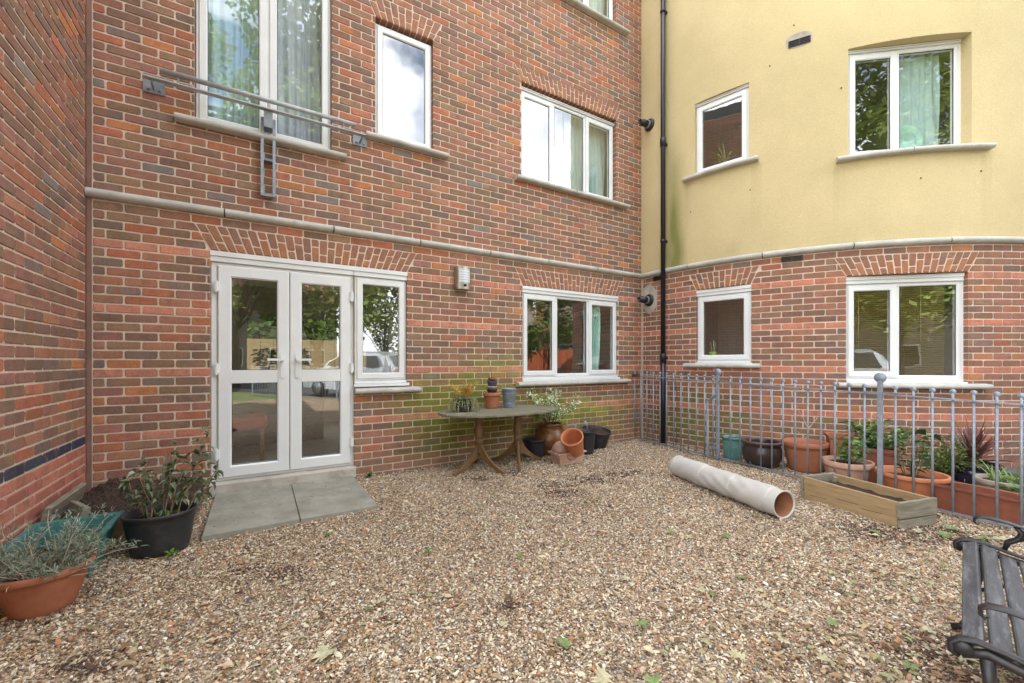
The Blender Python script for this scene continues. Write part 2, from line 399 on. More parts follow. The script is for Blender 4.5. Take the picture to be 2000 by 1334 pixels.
def brickwork(mb, mp, S0, S1, Z0, Z1, pitch, phase, openings, arches, colf, zoff=.018, step=1.0, mcolf=None, skip=None):
    CH = .075
    i0 = int((Z0 - zoff) / CH) - 1
    row = i0
    while zoff + row * CH < Z1:
        zb = max(zoff + row * CH, Z0); zt = min(zoff + (row + 1) * CH, Z1)
        if zt - zb > .012:
            zm = (zb + zt) / 2
            blk = []
            for (a, b, c, d, dp) in openings:
                if c < zm < d: blk.append((a, a, b, b, dp, True))
            for (a, b, c, d, sp, dp) in arches:
                if c < zm < d:
                    f0 = (zb - c) / (d - c); f1 = (zt - c) / (d - c)
                    blk.append((a - sp * f0, a - sp * f1, b + sp * f0, b + sp * f1, dp, False))
            blk.sort()
            off = phase + (0 if row % 2 == 0 else pitch / 2)
            k = math.floor((S0 - off) / pitch)
            s = off + k * pitch
            spans = []; cur = (S0, S0, False, .1)
            for b in blk:
                spans.append((cur[0], cur[1], b[0], b[1], cur[2], b[5], cur[3], b[4])); cur = (b[2], b[3], b[5], b[4])
            spans.append((cur[0], cur[1], S1, S1, cur[2], False, cur[3], .1))
            while s < S1:
                e = s + pitch
                for (lb, lt, rb, rt, le, re, dl, dr) in spans:
                    if e <= min(lb, lt) + .004 or s >= max(rb, rt) - .004: continue
                    bl = max(s, lb); tl = max(s, lt); br = min(e, rb); tr = min(e, rt)
                    if br - bl < .012 and tr - tl < .012: continue
                    ext = ''
                    if le and bl == lb: ext += 'L'
                    if re and br == rb: ext += 'R'
                    if skip and skip((bl + br) / 2, zm): continue
                    brickpoly(mb, mp, [(bl, zb), (br, zb), (tr, zt), (tl, zt)], colf(row, (bl + br) / 2, zm), ext, dl if 'L' in ext else dr, RB.uniform(-.0012, .0018))
                s = e
        row += 1
    # lay the gauged arches
    for (a, b, c, d, sp, dp) in arches:
        n = max(6, round((b - a + sp) / .073))
        for i in range(n):
            f0, f1 = i / n, (i + 1) / n
            b0 = a + (b - a) * f0; b1 = a + (b - a) * f1
            t0 = a - sp + (b - a + 2 * sp) * f0; t1 = a - sp + (b - a + 2 * sp) * f1
            cut = .34 if i % 2 else .66
            g = lambda x0, x1, f: x0 + (x1 - x0) * f
            zc = c + (d - c) * cut
            ca = mix(mix(colf(-99, b0, c), srgb(156, 108, 80), .5), srgb(170, 116, 80), RB.choice([0, 0, .3, .7])); cb = mix(colf(-99, b0, c), srgb(146, 104, 84), .5)
            brickpoly(mb, mp, [(b0, c), (b1, c), (g(b1, t1, cut), zc), (g(b0, t0, cut), zc)], ca, 'B', dp)
            brickpoly(mb, mp, [(g(b0, t0, cut), zc), (g(b1, t1, cut), zc), (t1, d), (t0, d)], cb)
    # mortar bed behind, and in the reveals
    sheet(mb, mp, S0, S1, Z0, Z1, [o[:4] for o in openings], -.0048, step, MORT, 1, mcolf, .3 if mcolf else None)
    for (a, b, c, d, dp) in openings:
        e = .004
        mb.quad(mp(a - e, -.005, c), mp(a - e, -dp, c), mp(a - e, -dp, d), mp(a - e, -.005, d), MORT, 1)
        mb.quad(mp(b + e, -.005, c), mp(b + e, -.005, d), mp(b + e, -dp, d), mp(b + e, -dp, c), MORT, 1)
        mb.quad(mp(a, -.005, d + e), mp(a, -dp, d + e), mp(b, -dp, d + e), mp(b, -.005, d + e), MORT, 1)
        mb.quad(mp(a, -.005, c), mp(b, -.005, c), mp(b, -dp, c), mp(a, -dp, c), MORT, 1)

def vn(x, y, seed=0):      # cheap smooth value noise
    xi, yi = math.floor(x), math.floor(y); fx, fy = x - xi, y - yi
    def h(a, b): return random.Random(a * 7349 + b * 9151 + seed * 131).random()
    fx = fx * fx * (3 - 2 * fx); fy = fy * fy * (3 - 2 * fy)
    return (h(xi, yi) * (1 - fx) + h(xi + 1, yi) * fx) * (1 - fy) + (h(xi, yi + 1) * (1 - fx) + h(xi + 1, yi + 1) * fx) * fy
def bell(x, c, w): return max(0, 1 - abs(x - c) / w)
def algae_main(s, z):
    a = 0
    a += 1.15 * bell(s, 3.0, .75) * bell(z, .62, .62)
    a += 1.1 * bell(s, 5.15, 1.15) * bell(z, .50, .42)
    a += .9 * bell(s, 3.9, 1.0) * bell(z, .45, .6)
    a += .75 * bell(s, 3.75, .7) * bell(z, 1.05, .4)
    a += .3 * bell(z, 0.05, .3) * (s > 2)
    return a
def main_col(row, s, z):
    c = pick(RB)
    if row in (7, 14, 21, 28): c = mix(BAND if RB.random() < .75 else BANDR, pick(RB), RB.uniform(0, .18))
    c = jit(c, .13, RB)
    a = algae_main(s, z) * (.45 + 1.1 * vn(s * 2.1, z * 4, 3)) * RB.uniform(.5, 1.25)
    if row in (7, 14): a *= .55
    if a > .12: c = mix(c, mix(DGREEN, GREEN, min(1, vn(s * 1.3, z * 3, 9) * 1.5 * RB.uniform(.5, 1.2))), min(.85, (a - .12) * 1.5))
    if row <= 1: c = mix(c, srgb(150, 110, 95), .4)
    return c
def main_mort(s, z):
    a = algae_main(s, z)
    return mix(MORT, srgb(176, 178, 112), min(.55, a * .6))
def left_col(row, s, z):
    if row == 7: return jit(srgb(60, 62, 76), .2, RB)
    if row < 7: return jit(mix(srgb(184, 122, 100), srgb(166, 104, 88), RB.random()), .08, RB)
    return jit(pick(RB), .13, RB)
def tower_algae(s, z):
    return .95 * bell(s, .95, .9) * bell(z, .35, .75) + .35 * bell(s, 2.2, 1.6) * bell(z, .5, .4) + .5 * bell(s, .3, .4) * bell(z, .3, .6)
def tower_col(row, s, z):
    c = mix(pick(RB), srgb(120, 84, 72), .35)
    if row in (7, 14, 21, 28): c = mix(BAND, pick(RB), RB.uniform(0, .25)); c = mix(c, srgb(180, 108, 84), .5)
    c = jit(c, .11, RB)
    a = tower_algae(s, z) * RB.uniform(.5, 1.3) * (.5 + vn(s * 3, z * 4, 5))
    if row == 7: a *= .4
    if a > .12: c = mix(c, mix(DGREEN, GREEN, .3), min(.75, a - .12))
    return c

# openings: s0, s1, z0, z1, reveal depth
DOOR = (.80, 2.577, .115, 2.193); DOORWIN_SILL = .935
MAIN_OPEN = [(.80, 2.019, .02, 2.193, .07), (2.019, 2.577, .92, 2.193, .07),
             (.687, 1.802, 3.30, 5.50, .10), (2.235, 2.885, 3.60, 4.893, .10),
             (4.085, 5.79, 3.58, 4.843, .12), (4.085, 5.79, 6.235, 7.468, .12),
             (4.105, 5.826, .92, 2.193, .07)]
MAIN_ARCH = [(.80, 2.577, 2.193, 2.418, .11, .07), (2.235, 2.885, 4.893, 5.118, .10, .10),
             (4.085, 5.79, 4.843, 5.068, .11, .12), (4.105, 5.826, 2.193, 2.418, .11, .07), (.687, 1.802, 5.50, 5.725, .11, .10)]
bld = thing('brick_building', 'long red and brown brick apartment facade with white double doors and windows across the courtyard', 'building', (0, 0, 0))
mb = MB()
mb.quad(main_map(-.2, -.02, -.03), main_map(.06, -.02, -.03), main_map(.06, -.02, 7.9), main_map(-.2, -.02, 7.9), MORT, 1); mb.quad(main_map(LEN - .05, -.02, -.03), main_map(LEN + .2, -.02, -.03), main_map(LEN + .2, -.02, 7.9), main_map(LEN - .05, -.02, 7.9), MORT, 1)
brickwork(mb, main_map, 0.035, LEN - .004, -.03, 7.9, .2198, .224, MAIN_OPEN, MAIN_ARCH, main_col, mcolf=main_mort, step=.3)
mb.quad(main_map(0, -.004, -.03), main_map(.035, -.004, -.03), main_map(.035, -.004, 7.9), main_map(0, -.004, 7.9), MORT, 1)
mb.build('wall', [M_BRICK, M_MORTAR], bld)
mb = MB(); mb.quad(main_map(0, .002, 0), main_map(.034, .002, 0), main_map(.034, .002, 7.9), main_map(0, .002, 7.9))
mb.quad(left_map(.0, .004, 0), left_map(0.008, .004, 0), left_map(0.008, .004, 7.9), left_map(0, .004, 7.9)); mb.build('movement_joint', M_SEAL, bld)

wing = thing('brick_wall', 'tall brick wall running along the left edge, orange base bricks under a dark blue course', 'wall', (0, 0, 0))
mb = MB()
brickwork(mb, lambda s, dp, z: left_map(-s, dp, z), -2.9, -.002, -.03, 7.9, .237, -.285 - .1185, [], [], lambda r, s, z: left_col(r, s, z), step=.5)
def mirror_fix(m): m.f = [f[::-1] for f in m.f] if False else m.f
E_ = mb.build('wall', [M_BRICK, M_MORTAR], wing)
mb = MB()
mb.quad(left_map(-.1, -.02, 0), left_map(.05, -.02, 0), left_map(.05, -.02, 7.9), left_map(-.1, -.02, 7.9), MORT)
mb.box(left_map(2.9, -.15, 3.95), (.3, .3, 7.9), rz=math.atan2(N.y, N.x), col=srgb(120, 84, 72)); mb.build('pier', M_BRICK, wing)

tow = thing('round_building', 'curved block on the right, yellow render above brick, beside the black downpipe', 'building', (0, 0, 0))
def win_th(a, b, z0, z1, dp): return (ts(a), ts(b), z0, z1, dp)
T_UP = [win_th(-.855, -.664, 3.79, 4.79, .10), win_th(-.381, -.046, 3.575, 4.84, .13)]
T_LO = [win_th(-.850, -.657, 1.165, 2.193, .06), win_th(-.386, -.055, .945, 2.193, .11)]
T_ARCH = [(T_LO[0][0], T_LO[0][1], 2.193, 2.418, .09, .06), (T_LO[1][0], T_LO[1][1], 2.193, 2.418, .11, .11)]
SMAX = 7.6
mb = MB()
mb.quad(tower_map(-.06, -.008, -.03), tower_map(.05, -.008, -.03), tower_map(.05, -.008, 2.53), tower_map(-.06, -.008, 2.53), MORT, 1)
brickwork(mb, tower_map, .03, SMAX, -.03, 2.52, .2198, .08, T_LO, T_ARCH, tower_col, step=.11)
mb.build('brick_base', [M_BRICK, M_MORTAR], tow)
YEL = srgb(209, 191, 147)
def ycol(s, z):
    g = bell(s, .6, .22) * max(0, 1 - (z - 2.5) / 2.2) * (.4 + vn(s * 12, z * 2.5, 2)) * 1.15
    st = 0
    for (c0, zz) in ((T_UP[0][0] - .1, 3.74), (T_UP[0][1] + .08, 3.74), (T_UP[1][0] - .1, 3.52), (T_UP[1][1] + .15, 3.52)):
        if z < zz: st += .28 * bell(s, c0, .07) * max(0, 1 - (zz - z) / .9)
    st += .22 * max(0, 1 - (z - 2.55) / .35) * vn(s * 5, z * 3, 8)
    st += .3 * bell(s, .48, .18) * (.3 + .7 * vn(s * 9, z * 1.2, 4))
    c = mix(YEL, srgb(150, 140, 100), min(.6, st))
    return mix(c, srgb(104, 116, 44), min(.75, g))
mb = MB()
sheet(mb, tower_map, -.06, 1.2, 2.52, 6.5, [(T_UP[0][0], 1.2, T_UP[0][2], T_UP[0][3])], 0, .02, YEL, 0, ycol, .05)
sheet(mb, tower_map, -.06, 1.2, 6.5, 9.0, [], 0, .06, YEL, 0, ycol, .5)
sheet(mb, tower_map, 1.2, SMAX, 2.52, 9.0, [(1.2, T_UP[0][1], T_UP[0][2], T_UP[0][3]), T_UP[1]], 0, .06, YEL, 0, ycol, .08)
for (a, b, c, d, dp) in T_UP:
    mb.quad(tower_map(a, 0, c), tower_map(a, -dp, c), tower_map(a, -dp, d), tower_map(a, 0, d), YEL)
    mb.quad(tower_map(b, 0, c), tower_map(b, 0, d), tower_map(b, -dp, d), tower_map(b, -dp, c), YEL)
    n_ = 8
    for i in range(n_):
        s0 = a + (b - a) * i / n_; s1 = a + (b - a) * (i + 1) / n_
        mb.quad(tower_map(s0, 0, d), tower_map(s0, -dp - .06, d), tower_map(s1, -dp - .06, d), tower_map(s1, 0, d), YEL)
        mb.quad(tower_map(s0, 0, c), tower_map(s1, 0, c), tower_map(s1, -dp - .06, c), tower_map(s0, -dp - .06, c), YEL)
mb.build('rendered_wall', M_RENDER, tow)

# stone string course: half-round, laid in 0.9 m lengths
def sweep(mb, mp, s0, s1, prof, step=.12, caps=True, col=(1, 1, 1), m=0, smooth=True):
    n = max(1, round((s1 - s0) / step)); vs = []
    for i in range(n + 1):
        s = s0 + (s1 - s0) * i / n
        for (dp, z) in prof: vs.append(mp(s, dp, z))
    k = len(prof); fs = [(i * k + j, (i + 1) * k + j, (i + 1) * k + j + 1, i * k + j + 1) for i in range(n) for j in range(k - 1)]
    mb.add(vs, fs, col, m, smooth)
    if caps: mb.add([mp(s0, dp, z) for dp, z in prof] + [mp(s1, dp, z) for dp, z in prof], [tuple(range(k)), tuple(range(k, 2 * k))[::-1]], col, m)
prof = [(-.02, 2.502)] + [(.005 + .05 * math.sin(a), 2.540 - .038 * math.cos(a)) for a in [PI * i / 10 for i in range(11)]] + [(-.02, 2.578)]
mb = MB(); js = [.0, .906, 1.816, 2.718, 3.607, 4.49, 5.363, LEN - .012]
for a, b in zip(js[:-1], js[1:]): sweep(mb, main_map, a + .006, b - .006, prof, .9)
scb = mb.build('string_course', M_STONE, bld)
mb = MB(); sweep(mb, main_map, .01, LEN - .02, [(.0, 2.505), (.045, 2.525), (.045, 2.555), (.0, 2.575)], 7); mb.build('joint_filler', M_GREYV, scb)
mb = MB(); js = [.03, ts(-.879), ts(-.622), ts(-.37), ts(-.115), ts(.122), ts(.37), ts(.62), SMAX]
for a, b in zip(js[:-1], js[1:]): sweep(mb, tower_map, a + .006, b - .006, prof, .1)
scb = mb.build('string_course', M_STONE, tow)
mb = MB(); sweep(mb, tower_map, .04, SMAX - .1, [(.0, 2.505), (.045, 2.525), (.045, 2.555), (.0, 2.575)], .1); mb.build('joint_filler', M_GREYV, scb)

# ------------------------------------------------------------------ windows and doors
class Fr:      # a flat frame: origin at lower left corner on the outer plane, x along, y outward
    def __init__(s, o, x, out): s.o = Vector(o); s.x = Vector(x).normalized(); s.n = Vector(out).normalized()
    def __call__(s, x, y, z): return s.o + s.x * x + s.n * y + Vector((0, 0, z))
def main_frame(s, z, rec): return Fr(main_map(s, -rec, z), (D.x, D.y, 0), (N.x, N.y, 0))
def tower_frame(a, b, z, r0, r1):
    p = tower_map(a, -r0, z); q = tower_map(b, -r1, z); e = (q - p); w = e.length; e.normalize()
    return Fr(p, e, (e.y, -e.x, 0)), w
def ring(mb, fr, x0, x1, z0, z1, w, y0, y1, ch=.006, m=0, ww=None):
    """mitred frame ring; w bar width, from depth y0 (back) to y1 (front)"""
    pr = [(0, y0), (0, y1 - ch), (ch, y1), (w - ch * 1.6, y1), (w, y1 - ch * 1.6), (w, y0)]
    vs = []
    for (o, y) in pr: vs += [fr(x0 + o, y, z0 + o), fr(x1 - o, y, z0 + o), fr(x1 - o, y, z1 - o), fr(x0 + o, y, z1 - o)]
    k = len(pr); fs = []
    for j in range(k - 1):
        for i in range(4):
            n = (i + 1) % 4; fs.append((j * 4 + i, j * 4 + n, (j + 1) * 4 + n, (j + 1) * 4 + i))
    mb.add(vs, fs, (1, 1, 1), m)
def bar(mb, fr, x0, x1, z0, z1, y0, y1, col=(1, 1, 1), m=0, ch=0):
    vs = [fr(x, y, z) for z in (z0, z1) for y in (y0, y1) for x in (x0, x1)]
    mb.add(vs, [(0, 2, 3, 1), (4, 5, 7, 6), (0, 1, 5, 4), (2, 6, 7, 3), (0, 4, 6, 2), (1, 3, 7, 5)], col, m)
def pane(fr, x0, x1, z0, z1, y, parent):
    g = MB(); g.quad(fr(x0, y, z0), fr(x1, y, z0), fr(x1, y, z1), fr(x0, y, z1)); g.build('pane', M_GLASS, parent)
    k = MB()
    t = .006
    for a in ((x0, x0 + t, z0, z1), (x1 - t, x1, z0, z1), (x0 + t, x1 - t, z0, z0 + t), (x0 + t, x1 - t, z1 - t, z1)):
        bar(k, fr, *a, y - .004, y + .004)
    return k
def window(parent, fr, w, h, lights, head=0.0, foot=0.0, label=None):
    """lights: (x0, x1, 'sash'|'fixed') fractions in metres"""
    mb = MB(); z0 = foot; z1 = h - head
    ring(mb, fr, 0, w, z0, z1, .042, -.06, 0)
    for (a, b, kind) in lights[1:]: bar(mb, fr, a - .02, a + .02, z0 + .04, z1 - .04, -.06, -.003)
    if head:
        bar(mb, fr, -.004, w + .006, z1 + .001, z1 + head * .45, -.06, .022); bar(mb, fr, -.004, w + .006, z1 + head * .45 + .004, h - .002, -.06, .032)
        bar(mb, fr, 0, w, z1 + head * .4, z1 + head * .5, -.06, .015, (.4, .4, .4))
    if foot:
        bar(mb, fr, -.01, w + .02, 0, foot * .5, -.06, .055); bar(mb, fr, 0, w, foot * .5 + .002, foot - .001, -.06, .02)
    o = mb.build('window', M_PVC, parent)
    if label: o['label'] = label
    for (a, b, kind) in lights:
        x0 = a + (.024 if a == 0 else .012); x1 = b - (.024 if abs(b - w) < .01 else .012)
        if kind == 'sash':
            s = MB(); ring(s, fr, x0, x1, z0 + .022, z1 - .022, .062, -.045, .016)
            so = s.build('sash', M_PVC, o)
            k = pane(fr, x0 + .06, x1 - .06, z0 + .08, z1 - .08, -.004, o)
        else:
            k = pane(fr, x0 + .016, x1 - .016, z0 + .04, z1 - .04, -.02, o)
        g = k.build('gasket', M_DARKHOLE, o)
    return o
def sill(parent, mp, s0, s1, ztop, step=.2, thick=.052, proj=.085, name='sill', joint=None):
    pr = [(-.05, ztop - thick)] + [(proj - .026 + .026 * math.sin(a), ztop - thick / 2 - .026 * math.cos(a)) for a in [PI * i / 8 for i in range(9)]] + [(-.05, ztop + .012)]
    mb = MB()
    segs = [(s0, s1)] if not joint else [(s0, joint - .005), (joint + .005, s1)]
    for a, b in segs: sweep(mb, mp, a, b, pr, step)
    return mb.build(name, M_STONE, parent)

# doors with side window
fr = main_frame(.80, .115, .035)
W_ = 1.777; Hh = 2.078
mb = MB()
ring(mb, fr, 0, 1.235, 0, 1.985, .052, -.06, 0)
bar(mb, fr, -.002, W_ + .006, 1.986, 2.03, -.06, .024); bar(mb, fr, -.002, W_ + .006, 2.034, 2.077, -.06, .034); bar(mb, fr, 0, W_, 2.02, 2.04, -.06, .014, (.4, .4, .4))
dfr = mb.build('door_frame', M_PVC, bld)
def door(x0, x1, handle_x, lever, hinges, keyhole):
    zl, zh = .028, 1.955
    mb = MB(); ring(mb, fr, x0, x1, zl, zh, .105, -.05, .022, .008)
    bar(mb, fr, x0 + .1, x1 - .1, .885, 1.005, -.045, .0185)
    o = mb.build('french_door', M_PVC, bld)
    g = []
    pane(fr, x0 + .103, x1 - .103, zl + .103, .887, -.006, o).build('gasket', M_DARKHOLE, o)
    pane(fr, x0 + .103, x1 - .103, 1.003, zh - .103, -.006, o).build('gasket', M_DARKHOLE, o)
    hb = MB()
    bar(hb, fr, handle_x - .016, handle_x + .016, .93, 1.17, .022, .034)
    bar(hb, fr, handle_x - .011, handle_x + .011, 1.09, 1.115, .034, .07)
    bar(hb, fr, min(handle_x - .01 * lever, handle_x + lever * .125), max(handle_x - .01 * lever, handle_x + lever * .125), 1.092, 1.113, .055, .072)
    if keyhole: bar(hb, fr, handle_x - .005, handle_x + .005, .975, 1.0, .034, .037, (.05, .05, .05))
    hb.build('door_handle', M_PVC, o)
    for hz in hinges[1]:
        h = MB(); hx = hinges[0]
        bar(h, fr, hx - .02, hx + .02, hz - .045, hz + .045, .018, .036); bar(h, fr, hx - .008, hx + .008, hz - .055, hz + .055, .03, .046)
        h.build('hinge', M_PVC, o)
    return o
door(.052, .622, .562, -1, (.045, (.25, 1.02, 1.76)), True)
door(.627, 1.187, .688, 1, (1.193, (.25, 1.02, 1.76)), False)
fr2 = main_frame(2.025, .935, .035)
w = window(bld, fr2, .552, 1.165, [(0, .552, 'sash')], 0, .06)
sill(w, main_map, 2.02, 2.71, .915)
mb = MB(); f3 = main_frame(.80, 0, 0)
mb.add([main_map(s, dp, z) for (dp, z) in ((-.08, -.02), (.035, -.02), (.035, .095), (.02, .112), (-.08, .114)) for s in (.795, 2.03)],
       [(0, 1, 3, 2), (2, 3, 5, 4), (4, 5, 7, 6), (6, 7, 9, 8), (0, 2, 4, 6, 8), (1, 9, 7, 5, 3)])
mb.build('doorstep', M_CONC, bld)
# main facade windows
def mwin(s0, s1, z0, z1, rec, lights, head, foot, sil, joint=None, label=None):
    fr = main_frame(s0 + .003, z0, rec); w = s1 - s0 - .006
    L = [(a * w, b * w, k) for a, b, k in lights]
    o = window(bld, fr, w, z1 - z0 - .002, L, head, foot, label)
    sill(o, main_map, sil[0], sil[1], sil[2], joint=joint)
    return fr
mwin(.687, 1.802, 3.315, 5.50, .05, [(0, .5, 'sash'), (.5, 1, 'sash')], 0, 0, (.557, 1.93, 3.315))
mwin(2.235, 2.885, 3.61, 4.86, .05, [(0, 1, 'sash')], 0, 0, (2.125, 3.04, 3.607))
mwin(4.085, 5.79, 3.59, 4.81, .07, [(0, .33, 'sash'), (.33, .665, 'fixed'), (.665, 1, 'sash')], .03, 0, (3.979, 5.99, 3.588), 4.95)
mwin(4.085, 5.79, 6.245, 7.45, .07, [(0, .33, 'sash'), (.33, .665, 'fixed'), (.665, 1, 'sash')], .03, 0, (3.979, 5.99, 6.24), 4.95)
mwin(4.105, 5.826, .937, 2.193, .035, [(0, .33, 'sash'), (.33, .665, 'fixed'), (.665, 1, 'sash')], .085, .055, (3.999, 6.01, .93), 4.97)
# round building windows
def twin(o, lights, head, foot, r0, r1, sil, rsill, joint=None):
    a, b, z0, z1, dp = o
    fr, w = tower_frame(a + .003, b - rsill, z0, r0, r1)
    L = [(x * w, y * w, k) for x, y, k in lights]
    ob = window(tow, fr, w, z1 - z0 - .004, L, head, foot)
    sill(ob, tower_map, sil[0], sil[1], z0 + .004, .08, joint=joint)
    mb = MB(); bar(mb, fr, w + .0005, w + rsill + .02, 0, z1 - z0, -.06, -.003); mb.build('frame_trim', M_PVC, ob)
    return fr, w
FT1 = twin(T_UP[0], [(0, 1, 'sash')], .03, 0, .045, .045, (ts(-.896), ts(-.634)), .004)
FT2 = twin(T_UP[1], [(0, .46, 'sash'), (.46, 1, 'fixed')], .03, 0, .06, .12, (ts(-.415), ts(.003)), .02, ts(-.22))
FT3 = twin(T_LO[0], [(0, 1, 'sash')], .085, .04, .04, .03, (ts(-.892), ts(-.629)), .004)
FT4 = twin(T_LO[1], [(0, .46, 'sash'), (.46, 1, 'fixed')], .085, .055, .05, .06, (ts(-.411), ts(-.005)), .02)

# rooms behind the glass
def room(parent, mp, s0, s1, z0, z1, d0, d1, n=1, col=(1, 1, 1), win=None):
    mb = MB()
    for i in range(n):
        a = s0 + (s1 - s0) * i / n; b = s0 + (s1 - s0) * (i + 1) / n
        if not win: mb.quad(mp(a, d1, z0), mp(b, d1, z0), mp(b, d1, z1), mp(a, d1, z1))
        mb.quad(mp(a, d0, z0), mp(a, d1, z0), mp(b, d1, z0), mp(b, d0, z0), srgb(200, 180, 160))
        mb.quad(mp(a, d0, z1), mp(b, d0, z1), mp(b, d1, z1), mp(a, d1, z1))
    if win: sheet(mb, mp, s0, s1, z0, z1, [win], d1, 9, col, 0)
    mb.quad(mp(s0, d0, z0), mp(s0, d1, z0), mp(s0, d1, z1), mp(s0, d0, z1)); mb.quad(mp(s1, d0, z0), mp(s1, d0, z1), mp(s1, d1, z1), mp(s1, d1, z0))
    return mb.build('room', M_ROOM, parent)
room(bld, main_map, .3, 3.3, .1, 2.45, -.11, -3.6, win=(1.0, 2.9, 1.05, 1.95))
room(bld, main_map, 3.4, 6.2, .1, 2.45, -.11, -3.0)
room(bld, main_map, .3, 3.3, 2.75, 5.6, -.16, -2.6); room(bld, main_map, 3.4, 6.2, 2.75, 5.1, -.17, -2.6); room(bld, main_map, 3.4, 6.2, 5.4, 7.6, -.17, -2.6)
room(tow, tower_map, .25, 1.9, .3, 2.4, -.16, -1.6, 5); room(tow, tower_map, 2.0, 4.6, .3, 2.4, -.2, -2.2, 8)
room(tow, tower_map, .25, 1.9, 2.9, 5.1, -.2, -1.6, 5); room(tow, tower_map, 2.0, 4.6, 2.9, 5.1, -.22, -2.2, 8)
# unseen roof slabs, added to keep the sun off the court
mb = MB(); mb.box((0, 0, 0), (6.9, 9.4, .3)); mb.build('roof', M_LEAD, bld, loc=main_map(3.0, -4.75, 8.06), rot=(0, 0, math.atan2(D.y, D.x)))  # carried out past the rear so no sun reaches the kitchen floor
mb = MB(); mb.box((0, 0, 0), (3.1, 4, .3)); mb.build('roof', M_LEAD, wing, loc=left_map(1.4, -2.05, 8.06), rot=(0, 0, math.atan2(N.y, N.x)))
mb = MB(); mb.lathe([(0, 0), (CR - .03, 0), (CR - .03, .25), (0, .25)], 64, smooth=False); mb.build('roof', M_LEAD, tow, loc=(CC.x, CC.y, 9.0))

# curtains, blind and things behind the glass
def curtain(name, fr, x0, x1, z0, z1, y, mat, label, folds=9, amp=.02, group=None, drop=0):
    mb = MB(); n = folds * 8; vs = []
    for r in range(9):
        t = r / 8
        for i in range(n + 1):
            u = i / n; x = x0 + (x1 - x0) * u
            k = amp * (.5 + .7 * t) * math.sin(u * folds * 2 * PI + math.sin(u * 9 + t * 1.5) * 1.3) + .006 * math.sin(u * 31 + t * 5)
            vs.append(fr(x + .008 * math.sin(t * 4 + u * 12), y + k, z1 + (z0 - z1) * t))
    mb.add(vs, [(r * (n + 1) + i, (r + 1) * (n + 1) + i, (r + 1) * (n + 1) + i + 1, r * (n + 1) + i + 1) for r in range(8) for i in range(n)], smooth=True)
    return tag(mb.build(name, mat), label, 'curtain', group)
f = main_frame(.687, 3.315, .05)
curtain('curtain', f, .05, .54, .03, 2.15, -.17, M_CURTG, 'pale green net curtain in the left half of the balcony window', 7, .022)
curtain('curtain', f, .57, 1.07, .03, 2.15, -.17, M_CURT, 'white net curtain in the right half of the balcony window', 7, .018)
f = main_frame(2.235, 3.61, .05)
curtain('curtain', f, .0, .65, .0, 1.25, -.16, M_CURT, 'white sheet curtain filling the narrow upstairs window between the balcony and the triple window', 3, .012)
f = main_frame(4.085, 3.59, .07)
curtain('curtain', f, .03, .85, .0, 1.22, -.16, M_CURT, 'bright white curtain in the left part of the upstairs triple window', 7, .018)
curtain('curtain', f, .88, 1.68, .0, 1.22, -.17, M_CURTG, 'grey green curtain in the right part of the upstairs triple window', 9, .02)
f = main_frame(4.085, 6.245, .07)
curtain('curtain', f, .9, 1.68, .0, 1.2, -.17, M_CURTG, 'grey green curtain in the topmost window cut by the upper edge of the photo', 9, .02)
f = main_frame(4.105, .99, .035)
curtain('curtain', f, 1.17, 1.52, .0, 1.1, -.15, M_CURTM, 'mint green curtain gathered at the right of the ground floor triple window', 4, .03)
f, w_ = FT2
curtain('curtain', f, .53, 1.06, .0, 1.22, -.16, M_CURTG, 'pale green curtain behind the large upper window in the yellow wall', 6, .02)
f, w_ = FT4
mb = MB()
for i in range(44):
    z = .1 + i * .0245
    vs = [f(x, -.062 + y, z + zz) for x in (.06, w_ - .12) for (y, zz) in ((-.012, -.007), (0, .0), (.012, .007))]
    mb.add(vs, [(0, 3, 4, 1), (1, 4, 5, 2)], (1, 1, 1), 0, True)
for x in (.16, .78): mb.tube([f(x, -.047, .1), f(x, -.047, 1.18)], .0025, 6)
tag(mb.build('window_blind', M_BLIND), 'olive brown slatted blind lowered behind the large ground floor window of the round building', 'blind')
f, w_ = FT2
mb = MB(); T = Matrix.Translation(f(.66, -.10, .20)) @ Matrix(((f.x.x, 0, f.n.x, 0), (f.x.y, 0, f.n.y, 0), (0, 1, .18, 0), (0, 0, 0, 1)))
mb.lathe([(0, .0), (.05, .002), (.055, .012), (.17, .012), (.185, .02), (.185, .0), (.0, -.01)], 40, M=T)
for k in range(40):
    a = 2 * PI * k / 40
    mb.box(T @ Vector((.11 * math.cos(a), .11 * math.sin(a), .018)), (.006, .006, .006))
tag(mb.build('plastic_lid', pmat('pale_mint_plastic', srgb(176, 214, 204), .4, var=.05)), 'round pale mint plastic lid propped behind the large upper window in the yellow wall', 'lid')
f, w_ = FT3
t = thing('window_plant', 'small lime green pot with two bare pale stalks inside the small ground floor window', 'potted plant', f(.16, -.14, .10))
mb = MB(); mb.lathe([(0, 0), (.045, 0), (.055, .07), (.05, .07), (.045, .01)], 20); mb.build('pot', pmat('lime_plastic', srgb(150, 190, 40), .4), t)
mb = MB()
for q in ((-.03, .2), (.01, .23), (.03, .2)): mb.tube([(q[0] * .6, 0, .03), (q[0], 0, q[1])], .004, 6, srgb(200, 200, 160))
mb.build('stem', M_STEM, t)
f, w_ = FT1
t = thing('spider_plant', 'spiky green and cream spider plant standing inside the small upper window in the yellow wall', 'potted plant', f(.33, -.16, .05))
mb = MB(); mb.lathe([(0, 0), (.05, 0), (.065, .09), (.06, .09), (.05, .01)], 20); mb.build('pot', M_BLACKP, t)
mb = MB()
